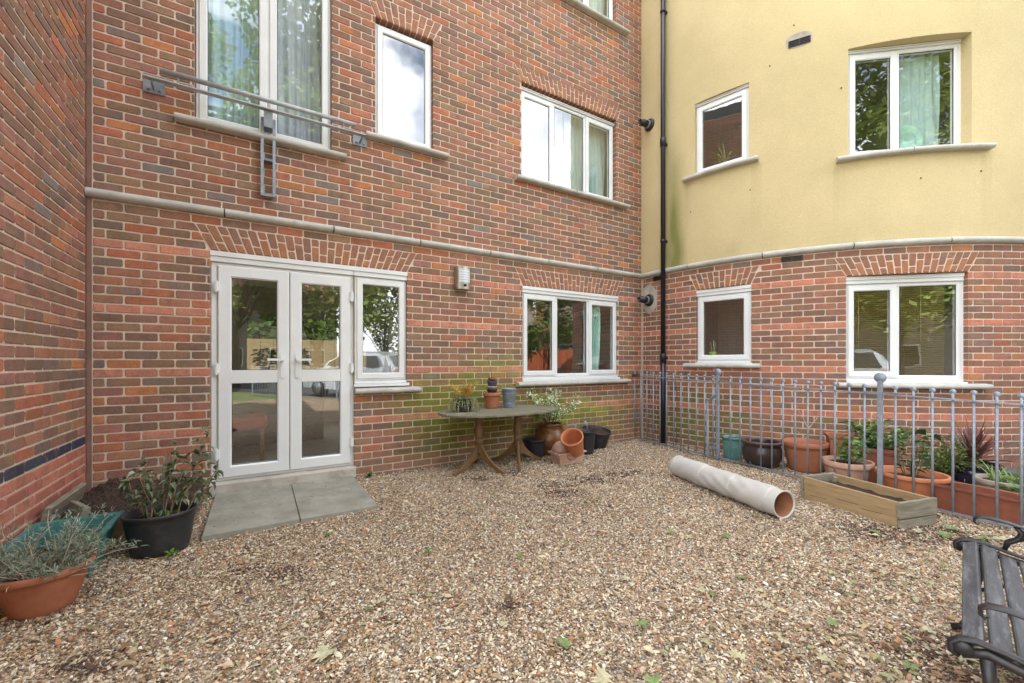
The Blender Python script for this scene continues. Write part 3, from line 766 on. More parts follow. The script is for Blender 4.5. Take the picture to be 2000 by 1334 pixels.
def blade(mb, p, az, el, L, Wd, col, bend=.6, seg=5):
    p = Vector(p); h = Vector((math.cos(az), math.sin(az), 0)); x = Vector((-h.y, h.x, 0)); vs = []
    for i in range(seg + 1):
        t_ = i / seg; e = el - bend * t_
        if i: p = p + (h * math.cos(e) + Vector((0, 0, math.sin(e)))) * L / seg
        w = Wd * (1 - t_ ** 2) * .5 + .0006
        vs += [p - x * w, p + Vector((0, 0, -w * .5)), p + x * w]
    mb.add(vs, [(i * 3 + a, i * 3 + a + 1, i * 3 + a + 4, i * 3 + a + 3) for i in range(seg) for a in (0, 1)], col, 0, True)
for i in range(42): blade(mb, (0, 0, .08), R.uniform(0, 6.28), R.uniform(.5, 1.5), R.uniform(.2, .34), .016, jit(srgb(120, 150, 80) if i % 3 else srgb(200, 205, 150), .2), R.uniform(.6, 1.8))
mb.build('foliage', M_LEAF, t)
# inside the double doors: counter with plants, chair
t = thing('kitchen_counter', 'dark kitchen counter seen through the left glass door', 'counter', main_map(1.2, -2.1, .1), math.atan2(D.y, D.x))
mb = MB(); mb.box((0, 0, .44), (1.5, .5, .88), bev=.01, col=(1, 1, 1)); mb.build('cabinet', pmat('dark_cabinet', srgb(60, 60, 64), .4), t)
mb = MB(); mb.box((0, 0, .905), (1.56, .56, .04), bev=.006); mb.build('worktop', pmat('grey_worktop', srgb(150, 150, 150), .3), t)
for i, (x, hue, lab) in enumerate(((-.55, srgb(190, 190, 60), 'yellow green houseplant at the left end of the kitchen counter behind the glass door'), (.05, srgb(80, 140, 60), 'small green houseplant near the middle of the kitchen counter behind the glass door'), (.45, srgb(60, 110, 50), 'dark green houseplant on the right of the kitchen counter behind the glass door'))):
    p = main_map(1.2 + x, -2.1, 1.026)
    t = thing('houseplant', lab, 'potted plant', p)
    mb = MB(); mb.lathe([(0, 0), (.05, 0), (.065, .1), (.06, .1), (.05, .01)], 16); mb.build('pot', M_TERRA if i else M_GREYP, t)
    mb = MB()
    for k in range(120):
        a = R.uniform(0, 6.28); rr = R.uniform(.02, .13); z = R.uniform(.1, .34)
        mb.leaf((math.cos(a) * rr, math.sin(a) * rr, z), (math.cos(a), math.sin(a), R.uniform(-.2, .8)), .07, .045, jit(hue, .2))
    mb.build('foliage', M_LEAF, t)
t = thing('armchair', 'red cushioned chair just inside the left glass door', 'chair', main_map(1.0, -1.0, .1), math.atan2(D.y, D.x))
mb = MB(); mb.box((0, 0, .42), (.5, .5, .12), bev=.03); mb.build('seat', pmat('red_fabric', srgb(176, 60, 46), .9), t)
mb = MB(); mb.box((-.2, .0, .75), (.12, .5, .6), bev=.04); mb.build('backrest', pmat('red_cushion', srgb(186, 70, 52), .9), t)
for sx in (-1, 1):
    for sy in (-1, 1):
        mb = MB(); mb.box((sx * .2, sy * .2, .18), (.04, .04, .36)); mb.build('leg', M_WOODL, t)

# ------------------------------------------------------------------ wall fittings
# Juliet balcony rail
def wv(px, py, v):
    tt = (px - 1000) / F_; O = A + N * v
    u = (tt * O.y - O.x) / (D.x - tt * D.y); Y = O.y + u * D.y
    return u, EZ + (H_ - py) * Y / F_
t = thing('balcony_rail', 'galvanised steel rail with tubular handrail bolted across the upstairs double window', 'railing')
VR = .13
ua, za = wv(312, 137, VR + .02); ub, zb_ = wv(695, 244, VR + .02); zr = (za + zb_) / 2
mb = MB(); mb.tube([main_map(ua, VR + .02, zr), main_map(ub, VR + .02, zr)], .021, 14); mb.build('handrail', M_GALVL, t)
uc, zc = wv(279, 143, VR); ud, zd = wv(714, 262, VR); zl = zr - .075
mb = MB(); f0 = Fr(main_map(0, 0, 0), (D.x, D.y, 0), (N.x, N.y, 0))
bar(mb, f0, uc, ud, zl - .005, zl + .005, VR - .025, VR + .03); mb.build('flat_bar', M_GALVL, t)
for k in range(3):
    x = ua + .12 + (ub - ua - .24) * k / 2
    mb = MB(); bar(mb, f0, x - .004, x + .004, zl + .006, zr - .015, VR, VR + .03); mb.build('strut', M_GALV2, t)
for (px, py) in ((301, 170), (703, 275)):
    u, z = wv(px, py, .01)
    mb = MB(); bar(mb, f0, u - .07, u + .07, z - .055, z + .055, .002, .012)
    for dx in (-.035, .035): bar(mb, f0, u + dx - .01, u + dx + .01, z - .03, z - .01, .012, .024, (.3, .3, .3))
    bar(mb, f0, u - .005, u + .005, z - .03, zl - .006, .012, VR)
    mb.build('wall_plate', M_GALV2, t)
u, z0 = wv(524, 210, .10); _, z1 = wv(524, 384, .06)
mb = MB()
for dx in (-.048, .048): bar(mb, f0, u + dx - .012, u + dx + .012, z1, zl - .05, .03, .075)
mb.build('bracket', M_GALV, t)
for q in ((zl - .16, zl - .006, .02, VR), (z1, z1 + .02, .003, .07), (z1 + .33, z1 + .35, .003, .07)):
    mb = MB(); bar(mb, f0, u - .035, u + .035, *q); mb.build('cross_plate', M_GALV2, t)

# wall light
t = thing('wall_light', 'brushed steel louvred wall lantern with sensor beside the double doors', 'lamp', main_map(3.235, 0, 2.05), math.atan2(D.y, D.x))
mb = MB(); n = 14
def arcpts(r, a0, a1, n, y0): return [(r * math.sin(a0 + (a1 - a0) * i / n), y0 - r * math.cos(a0 + (a1 - a0) * i / n)) for i in range(n + 1)]
pts = [(-.095, 0)] + [(.095 * math.sin(a), -.045 - .06 * math.cos(a)) for a in [-PI / 2 + PI * i / n for i in range(n + 1)]] + [(.095, 0)]
def extr(mb, pts, z0, z1, col=(1, 1, 1)):
    k = len(pts); mb.add([(x, y, z) for z in (z0, z1) for x, y in pts], [(i, i + 1, k + i + 1, k + i) for i in range(k - 1)] + [tuple(range(k))[::-1], tuple(range(k, 2 * k))], col)
extr(mb, pts, 0, .262); mb.build('housing', M_ALU, t)
mb = MB(); pp = [(.097 * math.sin(a), -.0455 - .062 * math.cos(a)) for a in [-.8 + 1.6 * i / 8 for i in range(9)]]; pp = [(pp[0][0], -.05)] + pp + [(pp[-1][0], -.05)]
extr(mb, pp, .075, .235); mb.build('diffuser', M_WHITEP, t)
mb = MB()
for i in range(6): extr(mb, [(x * 1.02, y - .002) for x, y in pp], .078 + i * .029, .082 + i * .029)
mb.build('louvre', M_ALU, t)
mb = MB(); mb.lathe([(0, -.01), (.017, -.01), (.017, .012), (.01, .018), (0, .018)], 16, (0, -.106, .045), M=Matrix.Rotation(PI / 2, 4, 'X')); mb.build('sensor', M_PIPE, t)

# downpipe
sp = ts(-.979); t = thing('downpipe', 'tall black plastic downpipe standing in the corner where the yellow wall begins', 'pipe', tower_map(sp, .075, 0))
mb = MB(); mb.tube([(0, 0, .0), (0, 0, 1.25)], .036, 16); mb.tube([(0, 0, 1.25), (0, 0, 8.9)], .033, 16); mb.build('pipe', M_PIPE, t)
for z in (1.25, 4.42): mb = MB(); mb.lathe([(.033, -.06), (.041, -.06), (.043, .02), (.043, .06), (.034, .065)], 18, (0, 0, z)); mb.build('collar', M_PIPE, t)
for z in (1.25, 2.97, 4.40, 6.35):
    mb = MB(); q = (tower_map(sp, 0, 0) - tower_map(sp, .075, 0)); mb.lathe([(.034, -.02), (.04, -.02), (.04, .02), (.034, .02)], 18, (0, 0, z))
    mb.box((q.x * .5, q.y * .5, z), (.085, .05, .03), rz=math.atan2(q.y, q.x)); mb.build('bracket', M_PIPE, t)

def flue(th, z, label):
    s = ts(th); o = tower_map(s, 0, z); nn = (tower_map(s, 1, z) - o).normalized()
    q = nn.to_track_quat('Z', 'Y').to_matrix().to_4x4()
    t = thing('flue', label, 'flue pipe', o)
    mb = MB(); mb.lathe([(.0, .0), (.095, .0), (.09, .015), (.07, .03), (.0, .03)], 28, M=q); mb.build('wall_collar', M_PIPE, t)
    mb = MB(); mb.lathe([(.052, .03), (.058, .03), (.058, .07), (.05, .07)], 24, M=q); mb.build('ring', M_GALV2, t)
    mb = MB(); mb.lathe([(.05, .06), (.05, .15), (.036, .155), (.036, .21), (.028, .21), (.028, .17), (0, .17)], 24, M=q); mb.build('outlet', M_PIPE, t)
flue(-1.064, 4.848, 'black round boiler flue on the yellow wall left of the downpipe')
flue(-1.068, 2.147, 'black round boiler flue on the brick base left of the downpipe')
mb = MB()
cs = []
for k in range(24):
    a = 2 * PI * k / 24; rr = 1 + .25 * vn(k * .9, 3, 3)
    cs.append(tower_map(ts(-1.064) + .13 * rr * math.cos(a), .0035, 2.16 + .2 * rr * math.sin(a)))
mb.add(cs, [tuple(range(24))]); mb.build('mortar_patch', M_CONC, tow)
def airbrick(th0, th1, z0, z1, mat, label):
    a, b = ts(th0), ts(th1); t = tag(bpy.data.objects.new('air_vent', None), label, 'vent', 'air bricks in the round building'); COL.objects.link(t); t.location = tower_map(a, 0, z0)
    o = t.location
    g = lambda s, d, z: tower_map(s, d, z) - o
    mb = MB(); mb.quad(g(a, .005, z0), g(b, .005, z0), g(b, .005, z1), g(a, .005, z1)); mb.build('backing', M_DARKHOLE, t)
    mb = MB(); n = 4
    def slab(a0, a1, y0, y1):
        vs = [g(s, d, z) for z in (y0, y1) for d in (.004, .012) for s in (a0, a1)]
        mb.add(vs, [(0, 2, 3, 1), (4, 5, 7, 6), (0, 1, 5, 4), (2, 6, 7, 3), (0, 4, 6, 2), (1, 3, 7, 5)])
    for i in range(n + 1): z = z0 + (z1 - z0) * i / n; slab(a, b, z - .003, z + .003)
    for i in range(3): s = a + (b - a) * i / 2; slab(s - .004, s + .004, z0, z1)
    mb.build('grille', mat, t)
airbrick(-.545, -.484, 5.04, 5.115, M_GREYV, 'grey slotted air brick high on the yellow wall between the two upper windows')
airbrick(-.566, -.505, 2.425, 2.485, M_GREYV, 'grey slotted air brick in the brickwork just under the stone band')
airbrick(-1.042, -.99, 2.425, 2.485, M_DARKHOLE, 'black slotted air brick beside the downpipe under the stone band')
mb = MB(); cs = [tower_map(ts(-.515) + .13 * math.cos(a) * (1 + .2 * vn(a * 2, 1)), .0025, 5.09 + .075 * math.sin(a) + (.03 if math.sin(a) > 0 else 0)) for a in [2 * PI * k / 20 for k in range(20)]]
mb.add(cs, [tuple(range(20))]); mb.build('mortar_patch', M_CONC, tow)
# small screws and hooks on the render
mb = MB()
for (th, z) in ((-1.0, 6.35), (-1.0, 5.75), (-.53, 5.3), (-.6, 4.9), (-.4, 4.4), (-.02, 3.3), (-.19, 3.25), (-.66, 3.4), (-.87, 3.3), (-.3, 3.9)):
    p = tower_map(ts(th), .006, z); mb = MB(); mb.box(p, (.014, .014, .015), bev=.004); mb.build('wall_plug', M_RUST, tow)

# ------------------------------------------------------------------ ground
def gmat():
    m, nt, b = newmat('gravel_bed'); co = coords(nt)
    v = node(nt, 'ShaderNodeTexVoronoi', inp={'Scale': 95.0}); nt.links.new(co, v.inputs['Vector'])
    sx = node(nt, 'ShaderNodeSeparateColor'); nt.links.new(v.outputs['Color'], sx.inputs[0])
    c = ramp(nt, sx.outputs[0], [(0, srgb(80, 60, 44)), (.25, srgb(130, 108, 84)), (.5, srgb(176, 154, 126)), (.75, srgb(200, 184, 160)), (1, srgb(150, 120, 84))])
    n1 = noise(nt, co, 2.2, 5, .6)
    c2 = mixc(nt, 1, c.outputs[0], ramp(nt, n1.outputs['Fac'], [(.3, (.6, .56, .5)), (.65, (1, 1, 1))]).outputs[0], 'MULTIPLY')
    nt.links.new(c2, b.inputs['Base Color']); b.inputs['Roughness'].default_value = .9
    iv = node(nt, 'ShaderNodeMath', operation='MULTIPLY', inp={1: -1.0}); nt.links.new(v.outputs['Distance'], iv.inputs[0])
    bump(nt, b, iv.outputs[0], 1.0, .012); return m
M_GRAVELBED = gmat()
M_EARTH = pmat('far_ground', srgb(110, 120, 70), .95, var=.3, vs=1.5, dirt=srgb(120, 105, 80), dirtamt=.4, ds=2, bs=.5, bsc=10)
M_ASPH = pmat('asphalt', srgb(84, 84, 86), .9, var=.2, vs=3, bs=.6, bsc=90)
mb = MB(); mb.quad((-150, -150, -.06), (150, -150, -.06), (150, 150, -.06), (-150, 150, -.06)); tag(mb.build('ground', M_EARTH), kind='structure')
mb = MB(); n = 60
def gz(x, y): return .006 * math.sin(x * 3.1 + y * 1.7) + .006 * math.sin(y * 4.3 - x * 2.2) - .004
xs = [-5 + 11 * i / n for i in range(n + 1)]; ys = [-5 + 12.5 * i / n for i in range(n + 1)]
mb.add([(x, y, gz(x, y)) for y in ys for x in xs], [(j * (n + 1) + i, j * (n + 1) + i + 1, (j + 1) * (n + 1) + i + 1, (j + 1) * (n + 1) + i) for j in range(n) for i in range(n)], smooth=True)
tag(mb.build('gravel_bed', M_GRAVELBED), kind='structure')
mb = MB(); mb.box((9.0, -5, -.02), (7.6, 40, .10)); tag(mb.build('road', M_ASPH), kind='structure')

# loose stones of the gravel (stuff)
GP = [(srgb(202, 190, 168), 18), (srgb(183, 166, 140), 25), (srgb(160, 140, 114), 22), (srgb(168, 134, 96), 10), (srgb(184, 146, 94), 5), (srgb(128, 106, 82), 15),
      (srgb(92, 76, 62), 10), (srgb(214, 207, 192), 5), (srgb(132, 128, 124), 5), (srgb(158, 118, 92), 3), (srgb(104, 106, 114), 1)]
rg = np.random.default_rng(5)
def inside_court(P):
    dm = (P[:, 0] - A.x) * N.x + (P[:, 1] - A.y) * N.y
    dl = (P[:, 0] - A.x) * D.x + (P[:, 1] - A.y) * D.y
    rc = np.hypot(P[:, 0] - CC.x, P[:, 1] - CC.y)
    return (dm > .004) & (dl > .01) & (rc > CR + .005)
pts = []
def scatter(n, x0, x1, y0, y1):
    P = np.c_[rg.uniform(x0, x1, n), rg.uniform(y0, y1, n)]
    k = inside_court(P) & (P[:, 1] > .9) & (np.abs(P[:, 0]) < P[:, 1] * 1.32 + .5)
    return P[k]
dens = 13500
Pn = scatter(int(dens * 11 * 2.3), -4.6, 6.4, .9, 3.2)
Pf = scatter(int(dens * .72 * 11 * 4), -4.6, 6.4, 3.2, 7.2)
P = np.r_[Pn, Pf]
# dark bare patches where compost was spilt, and keep clear of slabs
def blob(P, cx, cy, r): return np.hypot(P[:, 0] - cx, P[:, 1] - cy) < r
u_ = (P[:, 0] - A.x) * D.x + (P[:, 1] - A.y) * D.y; v_ = (P[:, 0] - A.x) * N.x + (P[:, 1] - A.y) * N.y
slabzone = (u_ > .83) & (u_ < 2.0) & (v_ < 1.09) & (v_ > .03)
bedzone = (u_ < .76) & (v_ < .95)
P = P[~(slabzone | bedzone)]
n = len(P)
me = bpy.data.meshes.new('gravel'); me.vertices.add(n)
Z = .006 * np.sin(P[:, 0] * 3.1 + P[:, 1] * 1.7) + .006 * np.sin(P[:, 1] * 4.3 - P[:, 0] * 2.2) - .004
far = P[:, 1] > 3.2
sz = rg.lognormal(math.log(.0040), .30, n) * np.where(far, 1.15, 1)
big = rg.random(n) < .012; sz = np.where(big, sz * 1.7, sz); sz = np.minimum(sz, .012)
flake = rg.random(n) < .07
sc = np.c_[sz * rg.uniform(.9, 1.5, n), sz * rg.uniform(.7, 1.05, n), sz * rg.uniform(.45, .8, n)]
nfk = flake.sum(); fk = np.where(rg.random(nfk) < .06, 1.9, 1.0); sc[flake] = np.c_[rg.uniform(.006, .016, nfk) * fk, rg.uniform(.0025, .006, nfk) * fk, np.full(nfk, .001)]
co = np.c_[P, Z + sc[:, 2] * rg.uniform(.2, 1.3, n) + flake * .006]
me.vertices.foreach_set('co', co.astype(np.float32).ravel())
a = me.attributes.new('rot', 'FLOAT_VECTOR', 'POINT'); a.data.foreach_set('vector', np.c_[rg.normal(0, .35, n), rg.normal(0, .35, n), rg.uniform(0, 6.28, n)].astype(np.float32).ravel())
a = me.attributes.new('siz', 'FLOAT_VECTOR', 'POINT'); a.data.foreach_set('vector', sc.astype(np.float32).ravel())
cols = np.array([c for c, _ in GP]); wts = np.array([w for _, w in GP], float); wts /= wts.sum()
ci = cols[rg.choice(len(cols), n, p=wts)] * rg.uniform(.8, 1.2, (n, 1))
FLK = np.array([srgb(205, 182, 150), srgb(150, 116, 84), srgb(110, 80, 58), srgb(196, 190, 160), srgb(170, 120, 84)])
ci[flake] = FLK[rg.integers(0, 5, flake.sum())]
# soil-stained areas
st = np.zeros(n)
for (px, py, r) in ((1150, 935, .30), (1090, 950, .25), (1210, 925, .2), (1100, 965, .22), (1240, 920, .14), (930, 935, .18), (1700, 1040, .35), (1830, 1045, .4), (480, 1110, .12), (870, 1290, .0), (1000, 925, .2), (180, 1290, .16), (1000, 1180, .12), (1850, 1290, .3), (560, 1120, .15)):
    g = ground(px, py); st = np.maximum(st, np.clip(1 - np.hypot((P[:, 0] - g.x), (P[:, 1] - g.y) * 1.3) / max(r, .01), 0, 1))
pn = np.sin(P[:, 0] * 23 + 3 * np.sin(P[:, 1] * 11)) * np.sin(P[:, 1] * 27 + 2 * np.sin(P[:, 0] * 13)) * .5 + .5
st = np.clip(st * (0.3 + 1.5 * pn), 0, 1)
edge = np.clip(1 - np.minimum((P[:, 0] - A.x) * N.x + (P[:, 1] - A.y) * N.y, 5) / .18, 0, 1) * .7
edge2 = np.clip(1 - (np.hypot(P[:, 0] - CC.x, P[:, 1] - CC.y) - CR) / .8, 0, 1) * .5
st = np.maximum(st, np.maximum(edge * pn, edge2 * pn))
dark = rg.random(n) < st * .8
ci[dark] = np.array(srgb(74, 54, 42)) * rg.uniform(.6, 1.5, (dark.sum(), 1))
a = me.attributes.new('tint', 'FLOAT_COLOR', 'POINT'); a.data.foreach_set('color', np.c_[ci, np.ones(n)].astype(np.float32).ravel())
grav = bpy.data.objects.new('gravel', me); COL.objects.link(grav); tag(grav, 'loose buff, white and brown pebbles covering the courtyard', 'gravel', kind='stuff')
m, nt, b = newmat('pebble')
at = node(nt, 'ShaderNodeAttribute', attribute_type='INSTANCER', attribute_name='tint')
c = mixc(nt, 1, at.outputs['Color'], ramp(nt, noise(nt, coords(nt), 1.1, 6, .65).outputs['Fac'], [(.32, (.66, .63, .60)), (.5, (.98, .97, .96)), (.7, (1.16, 1.16, 1.17))]).outputs[0], 'MULTIPLY')
nt.links.new(c, b.inputs['Base Color']); b.inputs['Roughness'].default_value = .7
M_PEB = m
ng = bpy.data.node_groups.new('stones', 'GeometryNodeTree')
ng.interface.new_socket('Geometry', in_out='INPUT', socket_type='NodeSocketGeometry'); ng.interface.new_socket('Geometry', in_out='OUTPUT', socket_type='NodeSocketGeometry')
gi = ng.nodes.new('NodeGroupInput'); go = ng.nodes.new('NodeGroupOutput')
ico = ng.nodes.new('GeometryNodeMeshIcoSphere'); ico.inputs['Radius'].default_value = 1; ico.inputs['Subdivisions'].default_value = 2
ss = ng.nodes.new('GeometryNodeSetShadeSmooth'); sm = ng.nodes.new('GeometryNodeSetMaterial'); sm.inputs['Material'].default_value = M_PEB
iop = ng.nodes.new('GeometryNodeInstanceOnPoints')
def na(name, ty):
    x = ng.nodes.new('GeometryNodeInputNamedAttribute'); x.data_type = ty; x.inputs['Name'].default_value = name; return [o for o in x.outputs if o.enabled and o.name == 'Attribute'][0]
e2r = ng.nodes.new('FunctionNodeEulerToRotation')
L = ng.links.new
L(ico.outputs['Mesh'], ss.inputs[0]); L(ss.outputs[0], sm.inputs[0]); L(sm.outputs[0], iop.inputs['Instance']); L(gi.outputs[0], iop.inputs['Points'])
L(na('rot', 'FLOAT_VECTOR'), e2r.inputs[0]); L(e2r.outputs[0], iop.inputs['Rotation']); L(na('siz', 'FLOAT_VECTOR'), iop.inputs['Scale']); L(iop.outputs[0], go.inputs[0])
md = grav.modifiers.new('stones', 'NODES'); md.node_group = ng
me.materials.append(M_PEB)

# paving slabs in front of the door
RZM = math.atan2(D.y, D.x)
for (s0, s1, lab) in ((.84, 1.43, 'grey green paving slab at the door, left of the joint'), (1.437, 2.0, 'grey paving slab at the door, right of the joint')):
    mb = MB(); q = [(s0, .037), (s1, .037), (s1, 1.08), (s0, 1.09)]
    zt = [.018, .018, .022, .022]
    n_ = 6; 
    top = [main_map(q[i][0], q[i][1], zt[i]) for i in range(4)]; bot = [main_map(q[i][0], q[i][1], -.03) for i in range(4)]
    ins = [main_map(q[i][0] + (.006 if i in (0, 3) else -.006), q[i][1] + (.0 if i < 2 else -.006), zt[i] + .003) for i in range(4)]
    mb.add(bot + top + ins, [(0, 1, 5, 4), (1, 2, 6, 5), (2, 3, 7, 6), (3, 0, 4, 7), (4, 5, 9, 8), (5, 6, 10, 9), (6, 7, 11, 10), (7, 4, 8, 11), (8, 9, 10, 11)])
    tag(mb.build('paving_slab', M_SLAB), lab, 'paving slab', 'paving slabs at the double doors')

def specks(name, label, cat, n, fn, mat_, hue):
    mb = MB()
    for i in range(n):
        p, L_ = fn(); a = R.uniform(0, 6.28); d = Vector((math.cos(a), math.sin(a), R.uniform(-.1, .25)))
        mb.leaf(p, d, L_, L_ * R.uniform(.3, .7), jit(hue[R.randrange(len(hue))], .25), up=(R.uniform(-.4, .4), R.uniform(-.4, .4), 1), fold=R.uniform(-.2, .3))
    return tag(mb.build(name, mat_), label, cat, kind='stuff')
def f_slab():
    q = main_map(R.uniform(.86, 1.98), R.uniform(.1, 1.05), .0245); return q, R.choice([.006, .008, .012, .018])
specks('slab_grit', 'dark crumbs and bits of dry leaf strewn over the paving slabs', 'litter', 260, f_slab, M_LEAF, [srgb(70, 58, 46), srgb(120, 104, 80), srgb(190, 184, 170)])
def f_litter():
    while True:
        if R.random() < .45: q = ground(R.uniform(1450, 2000), R.uniform(1000, 1334), .012)
        else: q = ground(R.uniform(0, 2000), R.uniform(900, 1334) , .012)
        v = (Vector((q.x, q.y)) - A).dot(N); u = (Vector((q.x, q.y)) - A).dot(D)
        if v > .1 and not (u < 2.0 and v < 1.1) and (Vector((q.x, q.y)) - CC).length > CR + .1 and u > .45: return q, R.uniform(.02, .05)
specks('leaf_litter', 'crisp brown and pale leaf scraps and wood chips scattered through the gravel', 'litter', 1100, f_litter, M_LEAF, [srgb(150, 118, 86), srgb(196, 178, 148), srgb(108, 80, 60), srgb(176, 150, 116), srgb(150, 154, 112)])
for (px, py, n_, lab) in ((640, 1046, 6, 'tiny green seedling in the gravel just below the right paving slab'), (838, 1078, 5, 'tiny green seedling in the open gravel below the table'), (1015, 1090, 5, 'tiny green seedling in the middle of the open gravel')):
    p = ground(px, py, .01); t = thing('seedling', lab, 'weed', p); ml = MB()
    for k in range(n_): a = R.uniform(0, 6.28); ml.leaf((0, 0, .004), (math.cos(a), math.sin(a), .6), .028, .014, jit(srgb(100, 150, 50), .2))
    ml.build('foliage', M_LEAF, t)
# fallen leaves, one object each
def planeleaf(mb, L, col):
    out = [(0, 0), (.22, -.1), (.5, -.42), (.45, -.1), (.95, -.25), (.75, .05), (1.0, .3), (.7, .3), (.45, .95), (.25, .5), (0, 1.15), (-.22, .5), (-.5, .92), (-.65, .3), (-1.0, .25), (-.7, .02), (-.9, -.28), (-.42, -.12), (-.5, -.4), (-.2, -.1)]
    vs = [(0, .35 * L, .004)] + [(x * L * .55, y * L * .75, R.uniform(.002, .025) * (.4 + abs(x)) * L * 8) for x, y in out]
    mb.add(vs, [(0, i, i % (len(vs) - 1) + 1) for i in range(1, len(vs))], col)
LV = [(641, 1272, .085, 0), (1258, 1222, .07, 1), (1098, 1258, .06, 1), (1168, 1322, .075, 0), (1274, 1325, .06, 1), (1100, 1058, .05, 1), (1143, 980, .06, 0), (1310, 1038, .05, 1), (1345, 1050, .05, 0), (1420, 1048, .055, 1), (1478, 1008, .045, 1), (1440, 1285, .06, 0),
      (1365, 1150, .05, 0), (1448, 1130, .05, 1), (1540, 1115, .05, 0), (1708, 1040, .06, 1), (1565, 1085, .04, 0), (1800, 1038, .07, 0), (1842, 1046, .08, 1), (1856, 1030, .08, 1), (1918, 1052, .09, 1), (1958, 1055, .09, 0), (1838, 1102, .05, 1), (1880, 1170, .06, 1), (1820, 1232, .05, 0),
      (1745, 1170, .05, 0), (1890, 1290, .08, 0), (1780, 1300, .05, 1), (1610, 1290, .05, 0), (985, 1220, .04, 0), (745, 1175, .05, 0), (720, 1190, .04, 1), (560, 1140, .04, 0), (1395, 1160, .04, 1), (1725, 1120, .05, 0), (1500, 1180, .05, 0), (1650, 1150, .045, 1), (1620, 1215, .05, 1), (1530, 1250, .05, 0), (1220, 1130, .04, 0)]
for (px, py, L_, g) in LV:
    p = ground(px, py, .018); mb = MB()
    planeleaf(mb, L_, jit(srgb(130, 150, 92) if g else srgb(190, 184, 150), .12))
    o = mb.build('fallen_leaf', M_LEAF, loc=p, rot=(R.uniform(-.2, .2), R.uniform(-.2, .2), R.uniform(0, 6.28)))
    tag(o, 'green fallen leaf lying on the gravel' if g else 'pale dried leaf lying on the gravel', 'leaf', 'green fallen leaves on the gravel' if g else 'pale dried leaves on the gravel')

# ------------------------------------------------------------------ pots and plants
def potmesh(mb, r1, r0, h, rim=.03, rw=.012, th=.009, seg=40, sy=1.0, M=None, c=(0, 0, 0), belly=0, wob=0):
    pr = [(0, 0), (r0 - .004, 0), (r0, .004)]
    for i in range(1, 7):
        t_ = i / 7; pr.append((r0 + (r1 - rw - r0) * t_ + belly * math.sin(t_ * PI), (h - rim) * t_))
    pr += [(r1 - rw, h - rim - .001), (r1 - .002, h - rim), (r1, h - rim + .004), (r1, h - .004), (r1 - .003, h), (r1 - rw * .8 - th * .5, h), (r1 - rw - th, h - .004)]
    for i in range(6, 0, -1):
        t_ = i / 7; pr.append((max(.01, r0 + (r1 - rw - r0) * t_ + belly * math.sin(t_ * PI) - th), (h - rim) * t_ + .006))
    pr.append((0, .012))
    mb.lathe(pr, seg, c, M=M, sy=sy, wob=wob)
def soil(parent, r, z, sy=1.0, M=None, name='soil'):
    mb = MB(); n1, n2 = 6, 24; vs = [(0, 0, z + .012)]
    for i in range(1, n1 + 1):
        for k in range(n2):
            a = 2 * PI * k / n2; rr = r * i / n1
            vs.append((rr * math.cos(a), rr * math.sin(a) * sy, z + (.012 * (1 - i / n1)) + R.uniform(-.005, .006)))
    fs = [(0, 1 + k, 1 + (k + 1) % n2) for k in range(n2)] + [(1 + (i - 1) * n2 + k, 1 + i * n2 + k, 1 + i * n2 + (k + 1) % n2, 1 + (i - 1) * n2 + (k + 1) % n2) for i in range(1, n1) for k in range(n2)]
    mb.add([(M @ Vector(v)) if M else v for v in vs], fs, smooth=False); return mb.build(name, M_SOIL, parent)
def pot(label, loc, r1, r0, h, mat, rim=.03, rw=.012, fill=.8, sy=1, rz=0, tilt=None, cat='plant pot', name='plant_pot', belly=0, rimmat=None, wob=0, group=None):
    t = thing(name, label, cat, loc, rz, group)
    if tilt: t.rotation_euler = tilt
    mb = MB(); potmesh(mb, r1, r0, h, rim, rw, sy=sy, belly=belly, wob=wob); mb.build('pot', mat, t)
    if fill: soil(t, (r0 + (r1 - rw - r0) * fill) - .006 + belly * .3, h * fill, sy)
    return t
def branch(mb, p, d, L, r, col, wig=.25, seg=6, tip=.4):
    p = Vector(p); d = Vector(d).normalized(); pts = [p.copy()]; 
    for i in range(seg):
        d = (d + Vector((R.uniform(-wig, wig), R.uniform(-wig, wig), R.uniform(-wig * .5, wig * .6)))).normalized(); p = p + d * L / seg; pts.append(p.copy())
    mb.tube(pts, [r * (1 - (1 - tip) * i / seg) for i in range(seg + 1)], 6, col); return pts

# --- left group
WD = lambda u, v, z=0: main_map(u, v, z)
RZL = math.atan2(N.y, N.x)
# raised bed
t = thing('raised_bed', 'low timber edged bed heaped with dark compost in the left corner', 'raised bed', WD(0, 0), RZM)
def bedz(u, v): return .12 + .11 * math.exp(-((u - .22) ** 2 / .03 + (v - .18) ** 2 / .03)) + .05 * math.exp(-((u - .55) ** 2 / .05 + (v - .2) ** 2 / .05)) + .035 * vn(u * 14, v * 14, 1) + .03 * vn(u * 38, v * 38, 2) + .014 * vn(u * 90, v * 90, 4)
mb = MB(); n = 80; vs = []
for j in range(n + 1):
    for i in range(n + 1):
        u = .012 + .74 * i / n; v = .012 + .88 * j / n; vs.append((u, -v, bedz(u, v) - (.12 if i == n else 0)))
mb.add(vs, [(j * (n + 1) + i, (j + 1) * (n + 1) + i, (j + 1) * (n + 1) + i + 1, j * (n + 1) + i + 1) for j in range(n) for i in range(n)], smooth=False)
mb.build('soil', M_SOIL, t)
mb = MB(); mb.box((.40, -.92, .10), (.74, .035, .2), bev=.004); mb.build('front_board', M_WOODP, t)
mb = MB(); mb.box((.055, -.62, .24), (.035, .62, .14), bev=.004, M=Matrix.Rotation(.25, 4, 'Y')); mb.build('side_board', M_WOODE, t)
